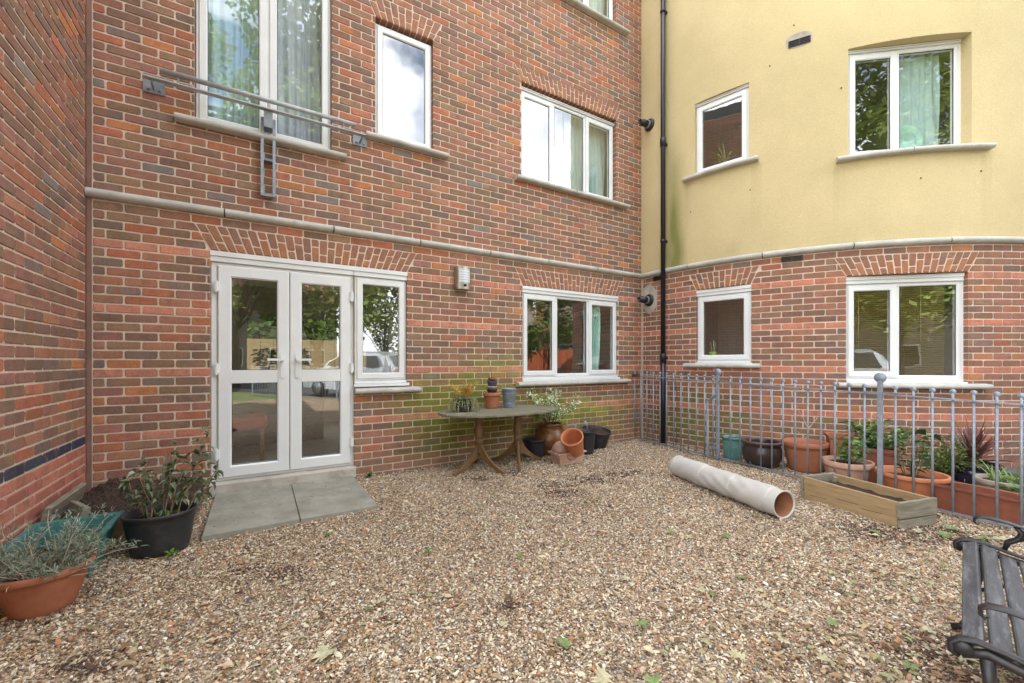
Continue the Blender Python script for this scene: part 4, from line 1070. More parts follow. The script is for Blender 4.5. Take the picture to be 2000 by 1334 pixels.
mb = MB(); mb.box((.16, -.78, .22), (.04, .26, .10), bev=.004, M=Matrix.Rotation(.5, 4, 'Z') @ Matrix.Rotation(.3, 4, 'Y')); mb.build('offcut', M_WOODE, t)
# teal trough
c = A + E2 * .225 + N * 1.20
t = thing('plant_trough', 'teal green plastic trough with flared rim standing by the left wall', 'planter', (c.x, c.y, 0), RZL)
def trough(mb, L1, W1, L0, W0, h, rim=.02, th=.008, rh=.02):
    def rect(l, w, z): return [(-l / 2, -w / 2, z), (l / 2, -w / 2, z), (l / 2, w / 2, z), (-l / 2, w / 2, z)]
    lv = [(L0, W0, 0), (L1 - 2 * rim, W1 - 2 * rim, h - rh), (L1, W1, h - rh + .002), (L1, W1, h), (L1 - 2 * rim - 2 * th, W1 - 2 * rim - 2 * th, h - .004), (L0 - 2 * th, W0 - 2 * th, .02)]
    vs = []
    for l in lv: vs += rect(*l)
    fs = [(3, 2, 1, 0)]
    for j in range(5):
        for i in range(4): k = (i + 1) % 4; fs.append((j * 4 + i, j * 4 + k, j * 4 + 4 + k, j * 4 + 4 + i))
    fs.append((20, 21, 22, 23)); mb.add(vs, fs)
mb = MB(); trough(mb, .48, .40, .36, .27, .235, .025, .006, .018); mb.build('trough', M_TEAL, t)
mb = MB(); mb.box((.02, 0, .17), (.008, .34, .1)); mb.build('divider', M_TEAL, t)
# big terracotta with grey lavender
c = Vector((-2.28, 2.03))
t = pot('wide terracotta bowl with a straggly grey lavender bush at the bottom left', (c.x, c.y, 0), .185, .11, .215, M_TERRA, .03, .014, .82, cat='potted plant', name='potted_lavender')
t.scale = (1, 1, 1)
ms = MB(); ml = MB()
for i in range(110):
    a = R.uniform(0, 6.28); r0 = R.uniform(0, .09)
    d = (math.cos(a) * R.uniform(.4, 1.5), math.sin(a) * R.uniform(.4, 1.4), R.uniform(.5, 1.2))
    pts = branch(ms, (r0 * math.cos(a), r0 * math.sin(a), .15), d, R.uniform(.16, .33), .003, jit(srgb(176, 160, 142), .15), .5, 7)
    for p in pts[3:]:
        for _ in range(6 if i % 3 else 0):
            dd = Vector((R.uniform(-1, 1), R.uniform(-1, 1), R.uniform(0, 1.2)))
            ml.leaf(p + dd * .012, dd, R.uniform(.025, .045), .006, jit(srgb(140, 152, 136) if R.random() < .75 else srgb(104, 124, 92), .2))
ms.build('stem', M_STEM, t); ml.build('foliage', M_LEAF, t)
# black pot with rose-like shrub
t = pot('large black plastic pot with a leggy sparse shrub beside the paving slab', (-2.24, 2.66, 0), .19, .145, .255, M_BLACKP, .02, .006, .75, cat='potted plant', name='potted_shrub', sy=.85, rz=.5)
ms = MB(); ml = MB()
for i, (dx, dy, hh) in enumerate(((-.35, 0, .42), (-.15, .1, .36), (.1, .0, .5), (.3, .05, .58), (.5, -.1, .36), (.7, .1, .34), (-.5, .2, .3), (.0, .2, .44), (.25, .2, .5), (-.25, -.1, .32), (.9, .2, .3))):
    pts = branch(ms, (dx * .16, dy * .2, .18), (dx * .55, dy, 1.0), hh, .005, jit(srgb(150, 122, 92), .15), .2, 8)
    for p in pts[3:]:
        for _ in range(0 if i in (5,) else R.randint(2, 5)):
            dd = Vector((R.uniform(-1, 1), R.uniform(-1, 1), R.uniform(-.6, .8)))
            ml.leaf(p + dd.normalized() * .01, dd, R.uniform(.035, .055), R.uniform(.022, .034), jit(srgb(84, 104, 68) if R.random() < .6 else srgb(146, 156, 134), .2), fold=.45, droop=.5)
for k in range(22):
    a = R.uniform(0, 6.28); rr = R.uniform(.0, .13); ml.leaf((rr * math.cos(a), rr * math.sin(a) * .8, .21), (R.uniform(-1, 1), R.uniform(-1, 1), .3), .05, .03, jit(srgb(90, 112, 70), .2))
ms.build('stem', M_STEM, t); ml.build('foliage', M_LEAFG, t)
def weed(px, py, n, sz, hue, label, name='weed'):
    p = ground(px, py); t = thing(name, label, 'weed', p)
    ml = MB()
    for k in range(n):
        a = R.uniform(0, 6.28); ml.leaf((R.uniform(-.02, .02), R.uniform(-.02, .02), R.uniform(0.005, .03)), (math.cos(a), math.sin(a), R.uniform(.2, 1)), sz * R.uniform(.6, 1.2), sz * .5, jit(hue, .2))
    ml.build('foliage', M_LEAF, t)
weed(335, 1088, 26, .035, srgb(110, 160, 50), 'bright green weed at the foot of the black shrub pot')
weed(385, 985, 18, .05, srgb(110, 140, 80), 'dusty green weed between the black shrub pot and the slab')
weed(395, 960, 16, .06, srgb(130, 120, 70), 'dry yellowish weed at the left foot of the doors')
weed(722, 932, 14, .05, srgb(70, 110, 50), 'low dark green weed under the side window wall')
weed(1250, 852, 22, .06, srgb(80, 120, 50), 'green weed where the fence meets the wall')

# --- table
tc = Vector((-.134, 4.757)); t = thing('pedestal_table', 'weathered oval wooden table on two turned pedestals against the wall', 'table', (tc.x, tc.y, 0), RZM)
def tabletop(x0, x1, mb):
    Lx, Wy = .72, .42; n_ = 60; pts = []
    for i in range(n_):
        a = 2 * PI * i / n_; cx = math.copysign(abs(math.cos(a)) ** .85, math.cos(a)); sy = math.copysign(abs(math.sin(a)) ** .85, math.sin(a))
        pts.append((Lx * cx, Wy * sy))
    # clip against x0..x1
    def clip(p, f):
        o = []
        for i in range(len(p)):
            a, b = p[i - 1], p[i]; fa, fb = f(a), f(b)
            if (fa >= 0) != (fb >= 0): t_ = fa / (fa - fb); o.append((a[0] + (b[0] - a[0]) * t_, a[1] + (b[1] - a[1]) * t_))
            if fb >= 0: o.append(b)
        return o
    p = clip(clip(pts, lambda q: q[0] - x0), lambda q: x1 - q[0]); k = len(p)
    z0, z1 = .628, .652
    vs = [(x, y, z0) for x, y in p] + [(x * 1.003, y * 1.003, z0 + .008) for x, y in p] + [(x * 1.003, y * 1.003, z1 - .004) for x, y in p] + [(x * .995, y * .995, z1) for x, y in p]
    mb.add(vs, [(i + j * k, (i + 1) % k + j * k, (i + 1) % k + (j + 1) * k, i + (j + 1) * k) for j in range(3) for i in range(k)] + [tuple(range(k))[::-1], tuple(range(3 * k, 4 * k))])
for a, b in ((-.8, -.152), (-.148, .168), (.172, .8)):
    mb = MB(); tabletop(a, b, mb); mb.build('tabletop', M_WOODT, t)
for sx in (-.27, .235):
    mb = MB(); pr = [(.0, .17), (.03, .175), (.038, .20), (.04, .24), (.04, .30), (.046, .305), (.046, .32), (.034, .33), (.034, .36), (.05, .39), (.052, .43), (.046, .47), (.036, .50), (.033, .515), (.042, .525), (.042, .54), (.035, .56), (.038, .60), (.05, .628), (0, .628)]
    mb.lathe([(r_ * 1.08, z_) for r_, z_ in pr], 24)
    ped = mb.build('pedestal', M_WOODL, t, loc=(sx, 0, 0))
    for k in range(3):
        a = (3.37, 5.15, 1.25)[k] if sx < 0 else .03 + 2 * PI * k / 3
        lg = MB(); q = [(.02, .31, .13), (.06, .255, .12), (.11, .185, .10), (.17, .125, .065), (.235, .08, .03), (.30, .045, .006), (.35, .028, .0)]
        vs = []
        for (x, zt, zb) in q:
            for (y, z) in ((-.014, zb), (.014, zb), (.014, zt - .004), (-.014, zt - .004), (0, zt + .004)): vs.append((x * math.cos(a) - y * math.sin(a), x * math.sin(a) + y * math.cos(a), z))
        fs = []
        for j in range(len(q) - 1):
            for (m_, n_) in ((0, 1), (1, 2), (2, 4), (4, 3), (3, 0)): fs.append((j * 5 + m_, j * 5 + 5 + m_, j * 5 + 5 + n_, j * 5 + n_))
        e = (len(q) - 1) * 5; fs += [(0, 1, 2, 4, 3), (e + 3, e + 4, e + 2, e + 1, e)]
        lg.add(vs, fs); lg.build('leg', M_WOODL, t, loc=(sx, 0, 0))
    mb = MB(); mb.box((0, 0, .618), (.14, .5, .02), bev=.003); mb.build('brace', M_WOODL, t, loc=(sx, 0, 0))
mb = MB()
for i in range(160):
    a = R.uniform(0, 6.28); r0 = abs(R.gauss(0, .08)); mb.box((-.5 + r0 * math.cos(a) * 1.4, -.10 + r0 * math.sin(a), .6535), (R.uniform(.003, .009), R.uniform(.003, .007), .003), rz=a, col=(1, 1, 1))
cr = mb.build('crumbs', pmat('pale_grit', srgb(190, 185, 170), .9), loc=(tc.x, tc.y, 0), rot=(0, 0, RZM)); tag(cr, 'pale grit spilt on the table around the black pot', 'grit', kind='stuff')
TZ = .653
p = Vector((-.53, 4.56, TZ))
t = pot('glossy black pot with drooping grey stems and yellow tips at the left of the table', p, .088, .08, .145, M_BLACKP, .008, .003, .85, cat='potted plant', name='potted_sedum', rim=.01) if False else pot('glossy black pot with drooping grey stems and yellow tips at the left of the table', p, .088, .08, .145, M_BLACKP, .01, .003, .85, cat='potted plant', name='potted_sedum')
ms = MB(); ml = MB()
for i in range(60):
    a = R.uniform(0, 6.28); pts = [Vector((.04 * math.cos(a), .04 * math.sin(a), .13))]; d = Vector((math.cos(a) * .7, math.sin(a) * .7, 1.9 if i % 2 == 0 else .9)); L_ = R.uniform(.12, .25)
    for k in range(7):
        d.z -= R.uniform(.5, 1.3) * (.62 if i % 2 else .16); d.normalize(); pts.append(pts[-1] + d * L_ / 7)
    ms.tube(pts, .0022, 5, jit(srgb(176, 172, 132), .15))
    for k, q in enumerate(pts[2:]):
        for _ in range(4):
            dd = Vector((R.uniform(-1, 1), R.uniform(-1, 1), R.uniform(-.2, 1)))
            top = (i % 2 == 0 and q.z > .17)
            ml.leaf(q, dd, .022 if not top else .03, .008, jit(srgb(226, 178, 40) if top and R.random() < .8 else srgb(150, 158, 104), .15))
ms.build('stem', M_STEM, t); ml.build('foliage', M_LEAF, t)
p2 = Vector((-.235, 4.90, TZ))
t = pot('terracotta pot carrying a stack of small pots in the middle of the table', p2, .105, .068, .185, M_TERRA, .04, .01, .9)
def nest(px, r1, r0, h, z, mat, lab, tilt=0):
    o = thing('plant_pot', lab, 'plant pot', p2 + Vector((.0, 0, z))); o.rotation_euler = (tilt * .4, tilt, 0)
    mb = MB(); potmesh(mb, r1, r0, h, .015, .005, .004, 28); mb.build('pot', mat, o)
nest(0, .062, .05, .05, .175, M_DARKG, 'dark grey little pot sitting lowest in the stack on the terracotta pot')
nest(0, .064, .052, .03, .228, M_GREYP, 'pale grey rimmed little pot in the middle of the stack on the table')
nest(0, .064, .05, .055, .262, pmat('slate_blue_clay', srgb(70, 74, 92), .6), 'slate blue little pot near the top of the stack on the table', .1)
nest(0, .05, .036, .035, .318, M_TERRAD, 'small brownish red pot topping the stack on the table', .12)
mb = MB(); hp = p2 + Vector((0, 0, .34)); mb.tube([hp + Vector(q) for q in ((0, 0, 0), (-.01, 0, .08), (-.025, 0, .16), (-.045, 0, .22), (-.055, 0, .245), (-.045, 0, .262), (-.033, 0, .25))], .0028, 6, srgb(90, 90, 100))
tag(mb.build('wire_hook', M_STEM), 'thin bent wire hook rising from the stacked pots on the table', 'hook')
t = thing('metal_bucket', 'galvanised metal flower bucket at the back of the table', 'bucket', (-.035, 4.98, TZ))
mb = MB(); mb.lathe([(0, 0), (.063, 0), (.066, .005), (.085, .215), (.09, .22), (.09, .226), (.084, .228), (.081, .215), (.061, .01), (0, .01)], 36)
for z in (.05, .17): mb.lathe([(.066 + z * .085, z - .004), (.071 + z * .085, z), (.066 + z * .085, z + .004)], 36)
mb.build('body', M_GALV, t)

# --- pots right of the table
pot('low black plastic pot under the right end of the table', (.29, 5.30, 0), .15, .115, .22, M_BLACKP, .02, .008, .7)
t = pot('bulbous brown glazed urn with a cream variegated shrub beside the table', (.50, 5.42, 0), .15, .12, .40, M_BROWNG, .03, .008, .93, cat='potted plant', name='potted_euonymus', belly=.075)
ms = MB(); ml = MB()
for i in range(18):
    a = R.uniform(0, 6.28); d = (math.cos(a) * .75 + .3, math.sin(a) * .6 - .1, 1.1)
    pts = branch(ms, (.05 * math.cos(a), .05 * math.sin(a), .37), d, R.uniform(.28, .5), .005, jit(srgb(90, 74, 54), .15), .25, 7)
    for p in pts[3:]:
        for _ in range(15):
            dd = Vector((R.uniform(-1, 1), R.uniform(-1, 1), R.uniform(-.3, 1)))
            ml.leaf(p + dd.normalized() * R.uniform(.0, .045), dd, R.uniform(.028, .042), .022, jit(srgb(226, 232, 200) if R.random() < .6 else srgb(136, 160, 108), .12))
ms.build('stem', M_STEM, t); ml.build('foliage', M_LEAF, t)
def dirn(x, y): return Vector((x, y, 0)).normalized()
g0 = ground(1083, 913); t = thing('plant_trough', 'small moulded terracotta trough holding two tumbled pots', 'planter', (.66, 4.98, 0), RZM)
mb = MB(); trough(mb, .41, .22, .33, .16, .135, .018, .008, .02); mb.build('trough', M_TERRAOLD, t)
mb = MB()
for sx in (-.07, .07):
    mb.tube([(sx, -.098, .1), (sx * .9, -.094, .07), (sx * .4, -.092, .05), (0, -.092, .045)], .004, 5)
mb.build('swag_relief', M_TERRA, t)
t = pot('orange terracotta pot tipped towards the viewer on top of the small trough', (.76, 4.985, .13), .135, .095, .26, M_TERRAP, .03, .008, 0, tilt=(.62, -.33, 0))
t = pot('worn rounded terracotta pot lying upside down in the small trough', (.60, 4.91, .175), .095, .055, .15, M_TERRAOLD, .012, .006, 0, tilt=(-1.9, 0, .2), belly=.03)
pot('slim black pot of soil standing behind the tipped orange pot', (.97, 5.44, 0), .125, .09, .30, M_BLACKP, .02, .006, .9)
t = pot('black pot of dark soil leaning back near the fence end', (1.15, 5.84, .0), .20, .145, .26, M_BLACKP, .02, .007, .88, tilt=(.16, .12, 0))
for (x, y, z, lab) in ((1.0, 5.55, .33, 'lilac white petal standing behind the slim black pot'), (.84, 5.5, .31, 'lilac white petal beside the tipped orange pot')):
    mb = MB()
    for k in range(4): mb.leaf((0, 0, 0), (R.uniform(-.4, .4), R.uniform(-.3, .3), 1), .09, .035, srgb(206, 200, 226))
    mb.tube([(0, 0, -.08), (0, 0, .01)], .003, 5, srgb(150, 150, 120))
    tag(mb.build('petal', M_LEAF, loc=(x, y, z)), lab, 'petal')

# --- galvanised railing
def FL(k): return Vector((1.88 + (6.43 - k) / 2.1, k))       # point of the fence line at depth k
P0 = Vector((1.93, 6.35)); P3 = Vector((4.37, 1.20)); FD = (P3 - P0).normalized(); FLN = (P3 - P0).length
RZF = math.atan2(FD.y, FD.x)
t = thing('metal_fence', 'galvanised steel railing with looped bar tops across the courtyard right of the wall', 'fence', (P0.x, P0.y, 0), RZF)
def proj(px):  # distance along the fence of an image column
    tt = (px - 1000) / F_; return (tt * P0.y - P0.x) / (FD.x - tt * FD.y)
post = [proj(1402), proj(1719), proj(1719) + 1.35]
def rz_(u): return .985 - .021 * u
barsrc = None
def mkbar(u, h, r):
    mb = MB(); mb.tube([(0, 0, .0), (0, 0, h)], r, 8)
    mb.lathe([(0, -.006), (.019, -.006), (.021, 0), (.019, .006), (0, .006)], 16, (0, 0, h + .015), M=Matrix.Rotation(PI / 2, 4, 'X') @ Matrix.Rotation(0, 4, 'Z'))
    return mb
src = mkbar(0, .955, .0085).build('bar', M_GALV, t)
first = True
def addbar(u, z0):
    global first
    if first: o = src; first = False
    else:
        o = src.copy(); COL.objects.link(o); o.parent = t
    o.location = (u, 0, z0); o.scale = (1, 1, (rz_(u) + .055 - z0) / .97)
panels = [(.0, post[0] - .05, 13), (post[0] + .04, post[1] - .04, None), (post[1] + .04, post[2] - .04, None), (post[2] + .04, FLN, None)]
pitch = (post[1] - post[0]) / 13.2
colsA = [1240, 1251.5, 1263.5, 1276, 1289, 1302, 1315.7, 1329.8, 1344.8, 1360, 1376, 1392.5]
for px in colsA: addbar(proj(px), .03)
for px in (1426.5, 1445.5, 1465.5, 1486, 1507.5, 1529.5, 1553, 1577.8, 1603.2, 1630.5, 1658.8, 1688.5): addbar(proj(px), .03)
for px in (1749, 1784, 1821, 1861, 1902, 1947, 1995): addbar(proj(px), .03)
u = proj(1995) + .125
while u < FLN: addbar(u, .03); u += .125
for (a, b) in ((.0, post[0]), (post[0], post[1]), (post[1], post[2]), (post[2], FLN)):
    mb = MB(); dz = -.004
    for zf in (lambda u: rz_(u) - .006, ):
        vs = [(u, y, zf(a if u == a else b) + z) for u in (a, b) for (y, z) in ((-.018, -.005), (.018, -.005), (.018, .005), (-.018, .005))]
        mb.add(vs, [(0, 1, 5, 4), (1, 2, 6, 5), (2, 3, 7, 6), (3, 0, 4, 7), (0, 3, 2, 1), (4, 5, 6, 7)])
    mb.build('top_rail', M_GALV, t)
    mb = MB(); mb.box(((a + b) / 2, 0, .028), (b - a, .03, .012)); mb.build('bottom_rail', M_GALV2, t)
for i, u in enumerate(post):
    mb = MB(); h = 1.04 - .012 * i; mb.box((u, 0, h / 2), (.032, .032, h), bev=.003)
    mb.lathe([(0, -.01), (.042, -.01), (.045, 0), (.042, .01), (0, .01)], 24, (u, 0, h + .03), M=Matrix.Rotation(PI / 2, 4, 'X'))
    po = mb.build('post', M_GALV, t)
    mb = MB(); mb.box((u, 0, rz_(u) + .008), (.24, .03, .008)); mb.build('joint_plate', M_RUST if i == 9 else M_GALV2, po)
mb = MB(); u = post[0]
mb.tube([(u - .005, -.02, .80), (u - .13, -.02, .70), (u - .13, -.02, .02)], .018, 4, smooth=False); mb.box((u - .06, -.02, .14), (.13, .02, .02)); mb.build('stay', M_GALV, t)
mb = MB(); mb.box((-.06, 0, rz_(0)), (.16, .03, .04), bev=.008); mb.build('wall_fixing', M_RUST, t)
# railing section that runs on beside the parked car
t2 = thing('metal_fence', 'galvanised steel railing along the road, between the courtyard and the parked car', 'fence', (P3.x, P3.y, 0), math.atan2(-8.2, -.35))
first2 = True
for i in range(66):
    o = src.copy(); COL.objects.link(o); o.parent = t2; o.location = (.06 + i * .124, 0, .03); o.scale = (1, 1, 1)
for nm, z in (('top_rail', .93), ('bottom_rail', .035)): mb = MB(); mb.box((4.1, 0, z), (8.2, .035, .012)); mb.build(nm, M_GALV, t2)
for u in (2.0, 4.1, 6.2, 8.2): mb = MB(); mb.box((u, 0, .54), (.035, .035, 1.08), bev=.004); mb.build('post', M_GALV, t2)

# --- fabric roll
a0 = Vector((1.74, 4.36, .108)); a1 = Vector((2.075, 3.185, .108)); ax = (a1 - a0); Lr = ax.length
t = thing('fabric_roll', 'long beige cloth covered cardboard tube lying on the gravel', 'roll', a0); t.rotation_euler = (0, PI / 2, math.atan2(ax.y, ax.x))
mb = MB(); pr = []; nz, ns = 220, 96; vs = []
for j in range(nz + 1):
    z = Lr * j / nz
    for i in range(ns):
        a = 2 * PI * i / ns
        w1 = (z + .05 * math.sin(a + .6)) * 2.75; ph = w1 - math.floor(w1)
        k = .0075 * ph ** 2 + .0036 * math.sin(a * 4 + z * 26 + 1.5 * math.sin(z * 8)) * math.sin(ph * PI) + .0028 * math.sin(a * 7 - z * 34) * max(0, math.sin(a * 1.0 + z * 5)) + .0015 * math.sin(a * 2 + z * 9)
        r = .1035 + k
        vs.append((r * math.cos(a), r * math.sin(a), z))
mb.add(vs, [(j * ns + i, j * ns + (i + 1) % ns, (j + 1) * ns + (i + 1) % ns, (j + 1) * ns + i) for j in range(nz) for i in range(ns)], smooth=True)
mb.lathe([(.105, Lr - .002), (.109, Lr + .004), (.104, Lr + .008), (.096, Lr + .002), (.094, Lr - .02)], 48)
mb.lathe([(.09, 0), (.108, 0)], 48)
mb.build('cloth_cover', M_CLOTH, t)
mb = MB(); mb.lathe([(.095, Lr - .003), (.088, Lr - .012), (.086, .3), (.0, .29)], 48); mb.build('tube_core', M_CARD, t)

# --- wooden planter
pd = Vector((.29, -.957)); RZP = math.atan2(pd.y, pd.x)
t = thing('wooden_planter', 'long weathered plank planter box with soil in front of the fence', 'planter', (2.56, 3.66, 0), RZP)
L_, W__, Hh_ = .70, .37, .195     # x along, +y away from the viewer
mb = MB(); mb.box((L_ / 2, .012, Hh_ / 2), (L_, .024, Hh_ - .01), bev=.003)
for (x0, x1, z0) in ((.28, .44, .085), (.46, .6, .07), (.05, .2, .05)): mb.box(((x0 + x1) / 2, -.0002, z0), (x1 - x0, .0015, .0028), col=(1, 1, 1), m=1, M=Matrix.Rotation(-.06, 4, 'Y'))
mb.build('front_board', [M_WOODP, M_DARKHOLE], t)
mb = MB(); mb.box((L_ / 2, W__ - .012, Hh_ / 2), (L_, .024, Hh_ - .01), bev=.003); mb.build('back_board', M_WOODP, t)
for x in (-.013, L_ + .013):
    mb = MB(); mb.box((x, W__ / 2, Hh_ * .69), (.025, W__ + .03, Hh_ * .62), bev=.004); mb.build('end_board', M_WOODE, t)
    mb = MB(); mb.box((x, W__ / 2, Hh_ * .17), (.025, W__ + .02, Hh_ * .36), bev=.006); mb.build('end_board', M_WOODE, t)
for x in (.03, L_ - .03):
    for y in (.042, W__ - .042): mb = MB(); mb.box((x, y, Hh_ / 2 - .01), (.035, .035, Hh_ - .03), bev=.003); mb.build('corner_post', M_WOODE, t)
mb = MB(); n = 16; vs = [(.01 + (L_ - .02) * i / n, .02 + (W__ - .04) * j / n, .105 + .03 * vn(i * .9, j * .9, 6) + R.uniform(0, .008)) for j in range(n + 1) for i in range(n + 1)]
mb.add(vs, [(j * (n + 1) + i, j * (n + 1) + i + 1, (j + 1) * (n + 1) + i + 1, (j + 1) * (n + 1) + i) for j in range(n) for i in range(n)]); mb.build('soil', M_SOIL, t)

# --- pots behind the railing
def behind(px, Y, z=0): return Vector(((px - 1000) / F_ * Y, Y, z))
pot('tall teal glazed pot just right of the first fence post', behind(1431, 5.17), .125, .10, .27, M_TEALG, .02, .008, .9)
t = pot('dark brown glazed round pot with a bare twig behind the fence', behind(1488, 4.78), .205, .13, .29, M_DARKG, .025, .03, .85, cat='potted plant', name='potted_twig', belly=.05)
mb = MB(); mb.lathe([(.175, .285), (.18, .298), (.205, .298), (.212, .29), (.205, .278)], 40); mb.build('rim', M_RIMG, t)
mb = MB(); branch(mb, (.01, 0, .22), (-.25, 0, 1), .3, .005, srgb(190, 170, 140), .15); branch(mb, (.0, 0, .36), (-.9, 0, .55), .22, .003, srgb(190, 170, 140), .2); mb.build('stem', M_STEM, t)
t = pot('broad ribbed terracotta pot with a forked bare twig behind the fence', behind(1572, 4.62), .215, .15, .32, M_TERRA, .05, .012, .82, cat='potted plant', name='potted_twig')
mb = MB(); pts = branch(mb, (.02, 0, .24), (0, 0, 1), .22, .007, srgb(190, 172, 142), .08); branch(mb, pts[-1], (-.7, 0, .8), .18, .005, srgb(196, 176, 146), .15); branch(mb, pts[-1], (.7, 0, .6), .16, .005, srgb(196, 176, 146), .15); branch(mb, pts[3], (-.9, 0, .5), .2, .004, srgb(196, 176, 146), .15)
branch(mb, pts[-1], (-.3, 0, 1), .26, .004, srgb(196, 176, 146), .2); mb.build('stem', M_STEM, t)
def bigleafplant(t, z, n, r, h, L, hue, hue2=None, stems=5, gloss=False, gap=.0):
    ms = MB(); ml = MB()
    for i in range(stems):
        a = 2 * PI * i / stems + R.uniform(-.4, .4)
        pts = branch(ms, (.03 * math.cos(a), .03 * math.sin(a), z - .05), (math.cos(a) * r / h, math.sin(a) * r / h, 1), h, .005, srgb(84, 96, 54), .18, 7)
        for p in pts[2:]:
            for _ in range(max(1, n // (stems * 5))):
                b = R.uniform(0, 6.28); dd = Vector((math.cos(b), math.sin(b), R.uniform(-.3, .7)))
                ml.leaf(p + dd * R.uniform(0, .03), dd, L * R.uniform(.6, 1.15), L * R.uniform(.45, .6), jit(hue if not hue2 or R.random() < .6 else hue2, .2), fold=.2)
    ms.build('stem', M_STEM, t); ml.build('foliage', M_LEAFG if gloss else M_LEAF, t)
t = pot('old terracotta pot with broad soft green leaves behind the planter box', behind(1655, 4.02), .20, .14, .25, M_TERRAOLD, .05, .012, .85, cat='potted plant', name='potted_hydrangea', wob=.02)
bigleafplant(t, .25, 70, .13, .26, .10, srgb(104, 138, 72), srgb(76, 110, 60), 5)
t = thing('clay_block', 'hollow pinkish terracotta box standing behind the broad leaved pot', 'planter', behind(1638, 4.58), 1.1)
mb = MB(); trough(mb, .25, .22, .21, .18, .40, .012, .01, .03); mb.build('box', M_TERRA, t)
t = thing('square_planter', 'tall dark terracotta square planter with a bushy camellia behind the second fence post', 'potted plant', behind(1712, 4.22), 1.0)
mb = MB(); trough(mb, .30, .30, .24, .24, .34, .015, .01, .04); mb.build('trough', M_TERRAD, t)
mb = MB(); mb.box((0, 0, .29), (.25, .25, .03)); mb.build('soil', M_SOIL, t)
bigleafplant(t, .32, 420, .22, .34, .065, srgb(120, 146, 72), srgb(70, 98, 48), 12, True)
t = pot('oval orange terracotta pot with a thin camellia close behind the fence', behind(1780, 3.66), .245, .17, .23, M_TERRAP, .035, .014, .75, cat='potted plant', name='potted_camellia')
bigleafplant(t, .2, 70, .12, .40, .075, srgb(52, 80, 44), srgb(84, 112, 60), 4, True)
mb = MB(); mb.leaf((.1, -.03, .56), (-1, 0, .2), .16, .12, srgb(40, 66, 40)); mb.leaf((.14, 0, .54), (1, .1, -.1), .13, .1, srgb(44, 72, 44)); mb.tube([(0, 0, .2), (.02, 0, .65)], .006, 6, srgb(70, 84, 60)); mb.build('cane', M_LEAFG, t)
t = thing('low_shrub', 'fine leaved olive green shrub growing between the orange pot and the navy pot', 'shrub', behind(1846, 4.1))
ms = MB(); ml = MB()
for i in range(26):
    a = R.uniform(0, 6.28); pts = branch(ms, (0, 0, 0), (math.cos(a) * .5, math.sin(a) * .5, 1.1), R.uniform(.3, .5), .003, srgb(90, 84, 56), .25, 7)
    for p in pts[1:]:
        for _ in range(9):
            dd = Vector((R.uniform(-1, 1), R.uniform(-1, 1), R.uniform(-.3, 1))); ml.leaf(p + dd * .02, dd, .04, .016, jit(srgb(116, 132, 72), .2))
ms.build('stem', M_STEM, t); ml.build('foliage', M_LEAF, t)
t = pot('navy blue glazed pot with a spiky dark red cordyline behind the fence', behind(1900, 4.05), .20, .15, .22, M_NAVY, .03, .012, .88, cat='potted plant', name='potted_cordyline', belly=.03)
ml = MB()
for i in range(75):
    el = R.choice([1.45, 1.25, 1.0, .7, .45, .25]) + R.uniform(-.12, .12)
    blade(ml, (R.uniform(-.02, .02), R.uniform(-.02, .02), .24), R.uniform(0, 6.28), el, R.uniform(.3, .46), .026, jit(srgb(98, 58, 60) if R.random() < .7 else srgb(130, 90, 84), .2), R.uniform(.05, .6))
for i in range(12): blade(ml, (0, 0, .22), R.uniform(0, 6.28), .1, R.uniform(.2, .3), .022, jit(srgb(150, 120, 96), .2), 1.3)
ml.build('foliage', M_LEAFG, t)
t = thing('plant_trough', 'long terracotta plastic trough standing tight behind the fence near the bench', 'planter', (3.63, 3.24, 0), RZF)
mb = MB(); trough(mb, .50, .24, .42, .17, .21, .018, .006, .02); mb.build('trough', M_TERRAD, t)
mb = MB(); mb.box((0, 0, .14), (.42, .17, .03)); mb.build('soil', M_SOIL, t)
t = pot('low pale grey oval bowl with grassy blades behind the long trough', behind(1960, 3.55), .18, .12, .20, M_GREYP, .04, .014, .85, cat='potted plant', name='potted_bulbs')
ml = MB()
for i in range(34): blade(ml, (R.uniform(-.08, .08), R.uniform(-.08, .08), .17), R.uniform(0, 6.28), R.uniform(.6, 1.4), R.uniform(.12, .26), .012, jit(srgb(120, 150, 70), .2), R.uniform(.3, 1.2))
ml.build('foliage', M_LEAF, t)
t = thing('low_shrub', 'loose leafy green plant at the right edge behind the fence', 'shrub', behind(2010, 3.35))
ms = MB(); ml = MB()
for i in range(10):
    a = R.uniform(0, 6.28); pts = branch(ms, (0, 0, 0), (math.cos(a) * .5, math.sin(a) * .5, 1), R.uniform(.15, .3), .003, srgb(90, 100, 56), .25, 6)
    for p in pts[1:]:
        for _ in range(4):
            dd = Vector((R.uniform(-1, 1), R.uniform(-1, 1), R.uniform(-.3, 1))); ml.leaf(p, dd, .08, .04, jit(srgb(110, 140, 84), .2))
ms.build('stem', M_STEM, t); ml.build('foliage', M_LEAF, t)
t = thing('climber_stem', 'thin green creeper climbing the brick beside the downpipe', 'creeper', tower_map(ts(-.93), .02, 0))
mb = MB(); branch(mb, (0, 0, 0), (0, 0, 1), 1.15, .006, srgb(80, 92, 52), .05, 12); mb.build('stem', M_STEM, t)

# --- bench
FN = Vector((-.735, -.678, 0)).normalized(); FDp = Vector((.678, -.735, 0)).normalized()   # length, depth
t = thing('garden_bench', 'weathered slatted garden bench with black cast iron scrolled arms at the right edge', 'bench', (1.985, 1.84, 0), math.atan2(FN.y, FN.x))
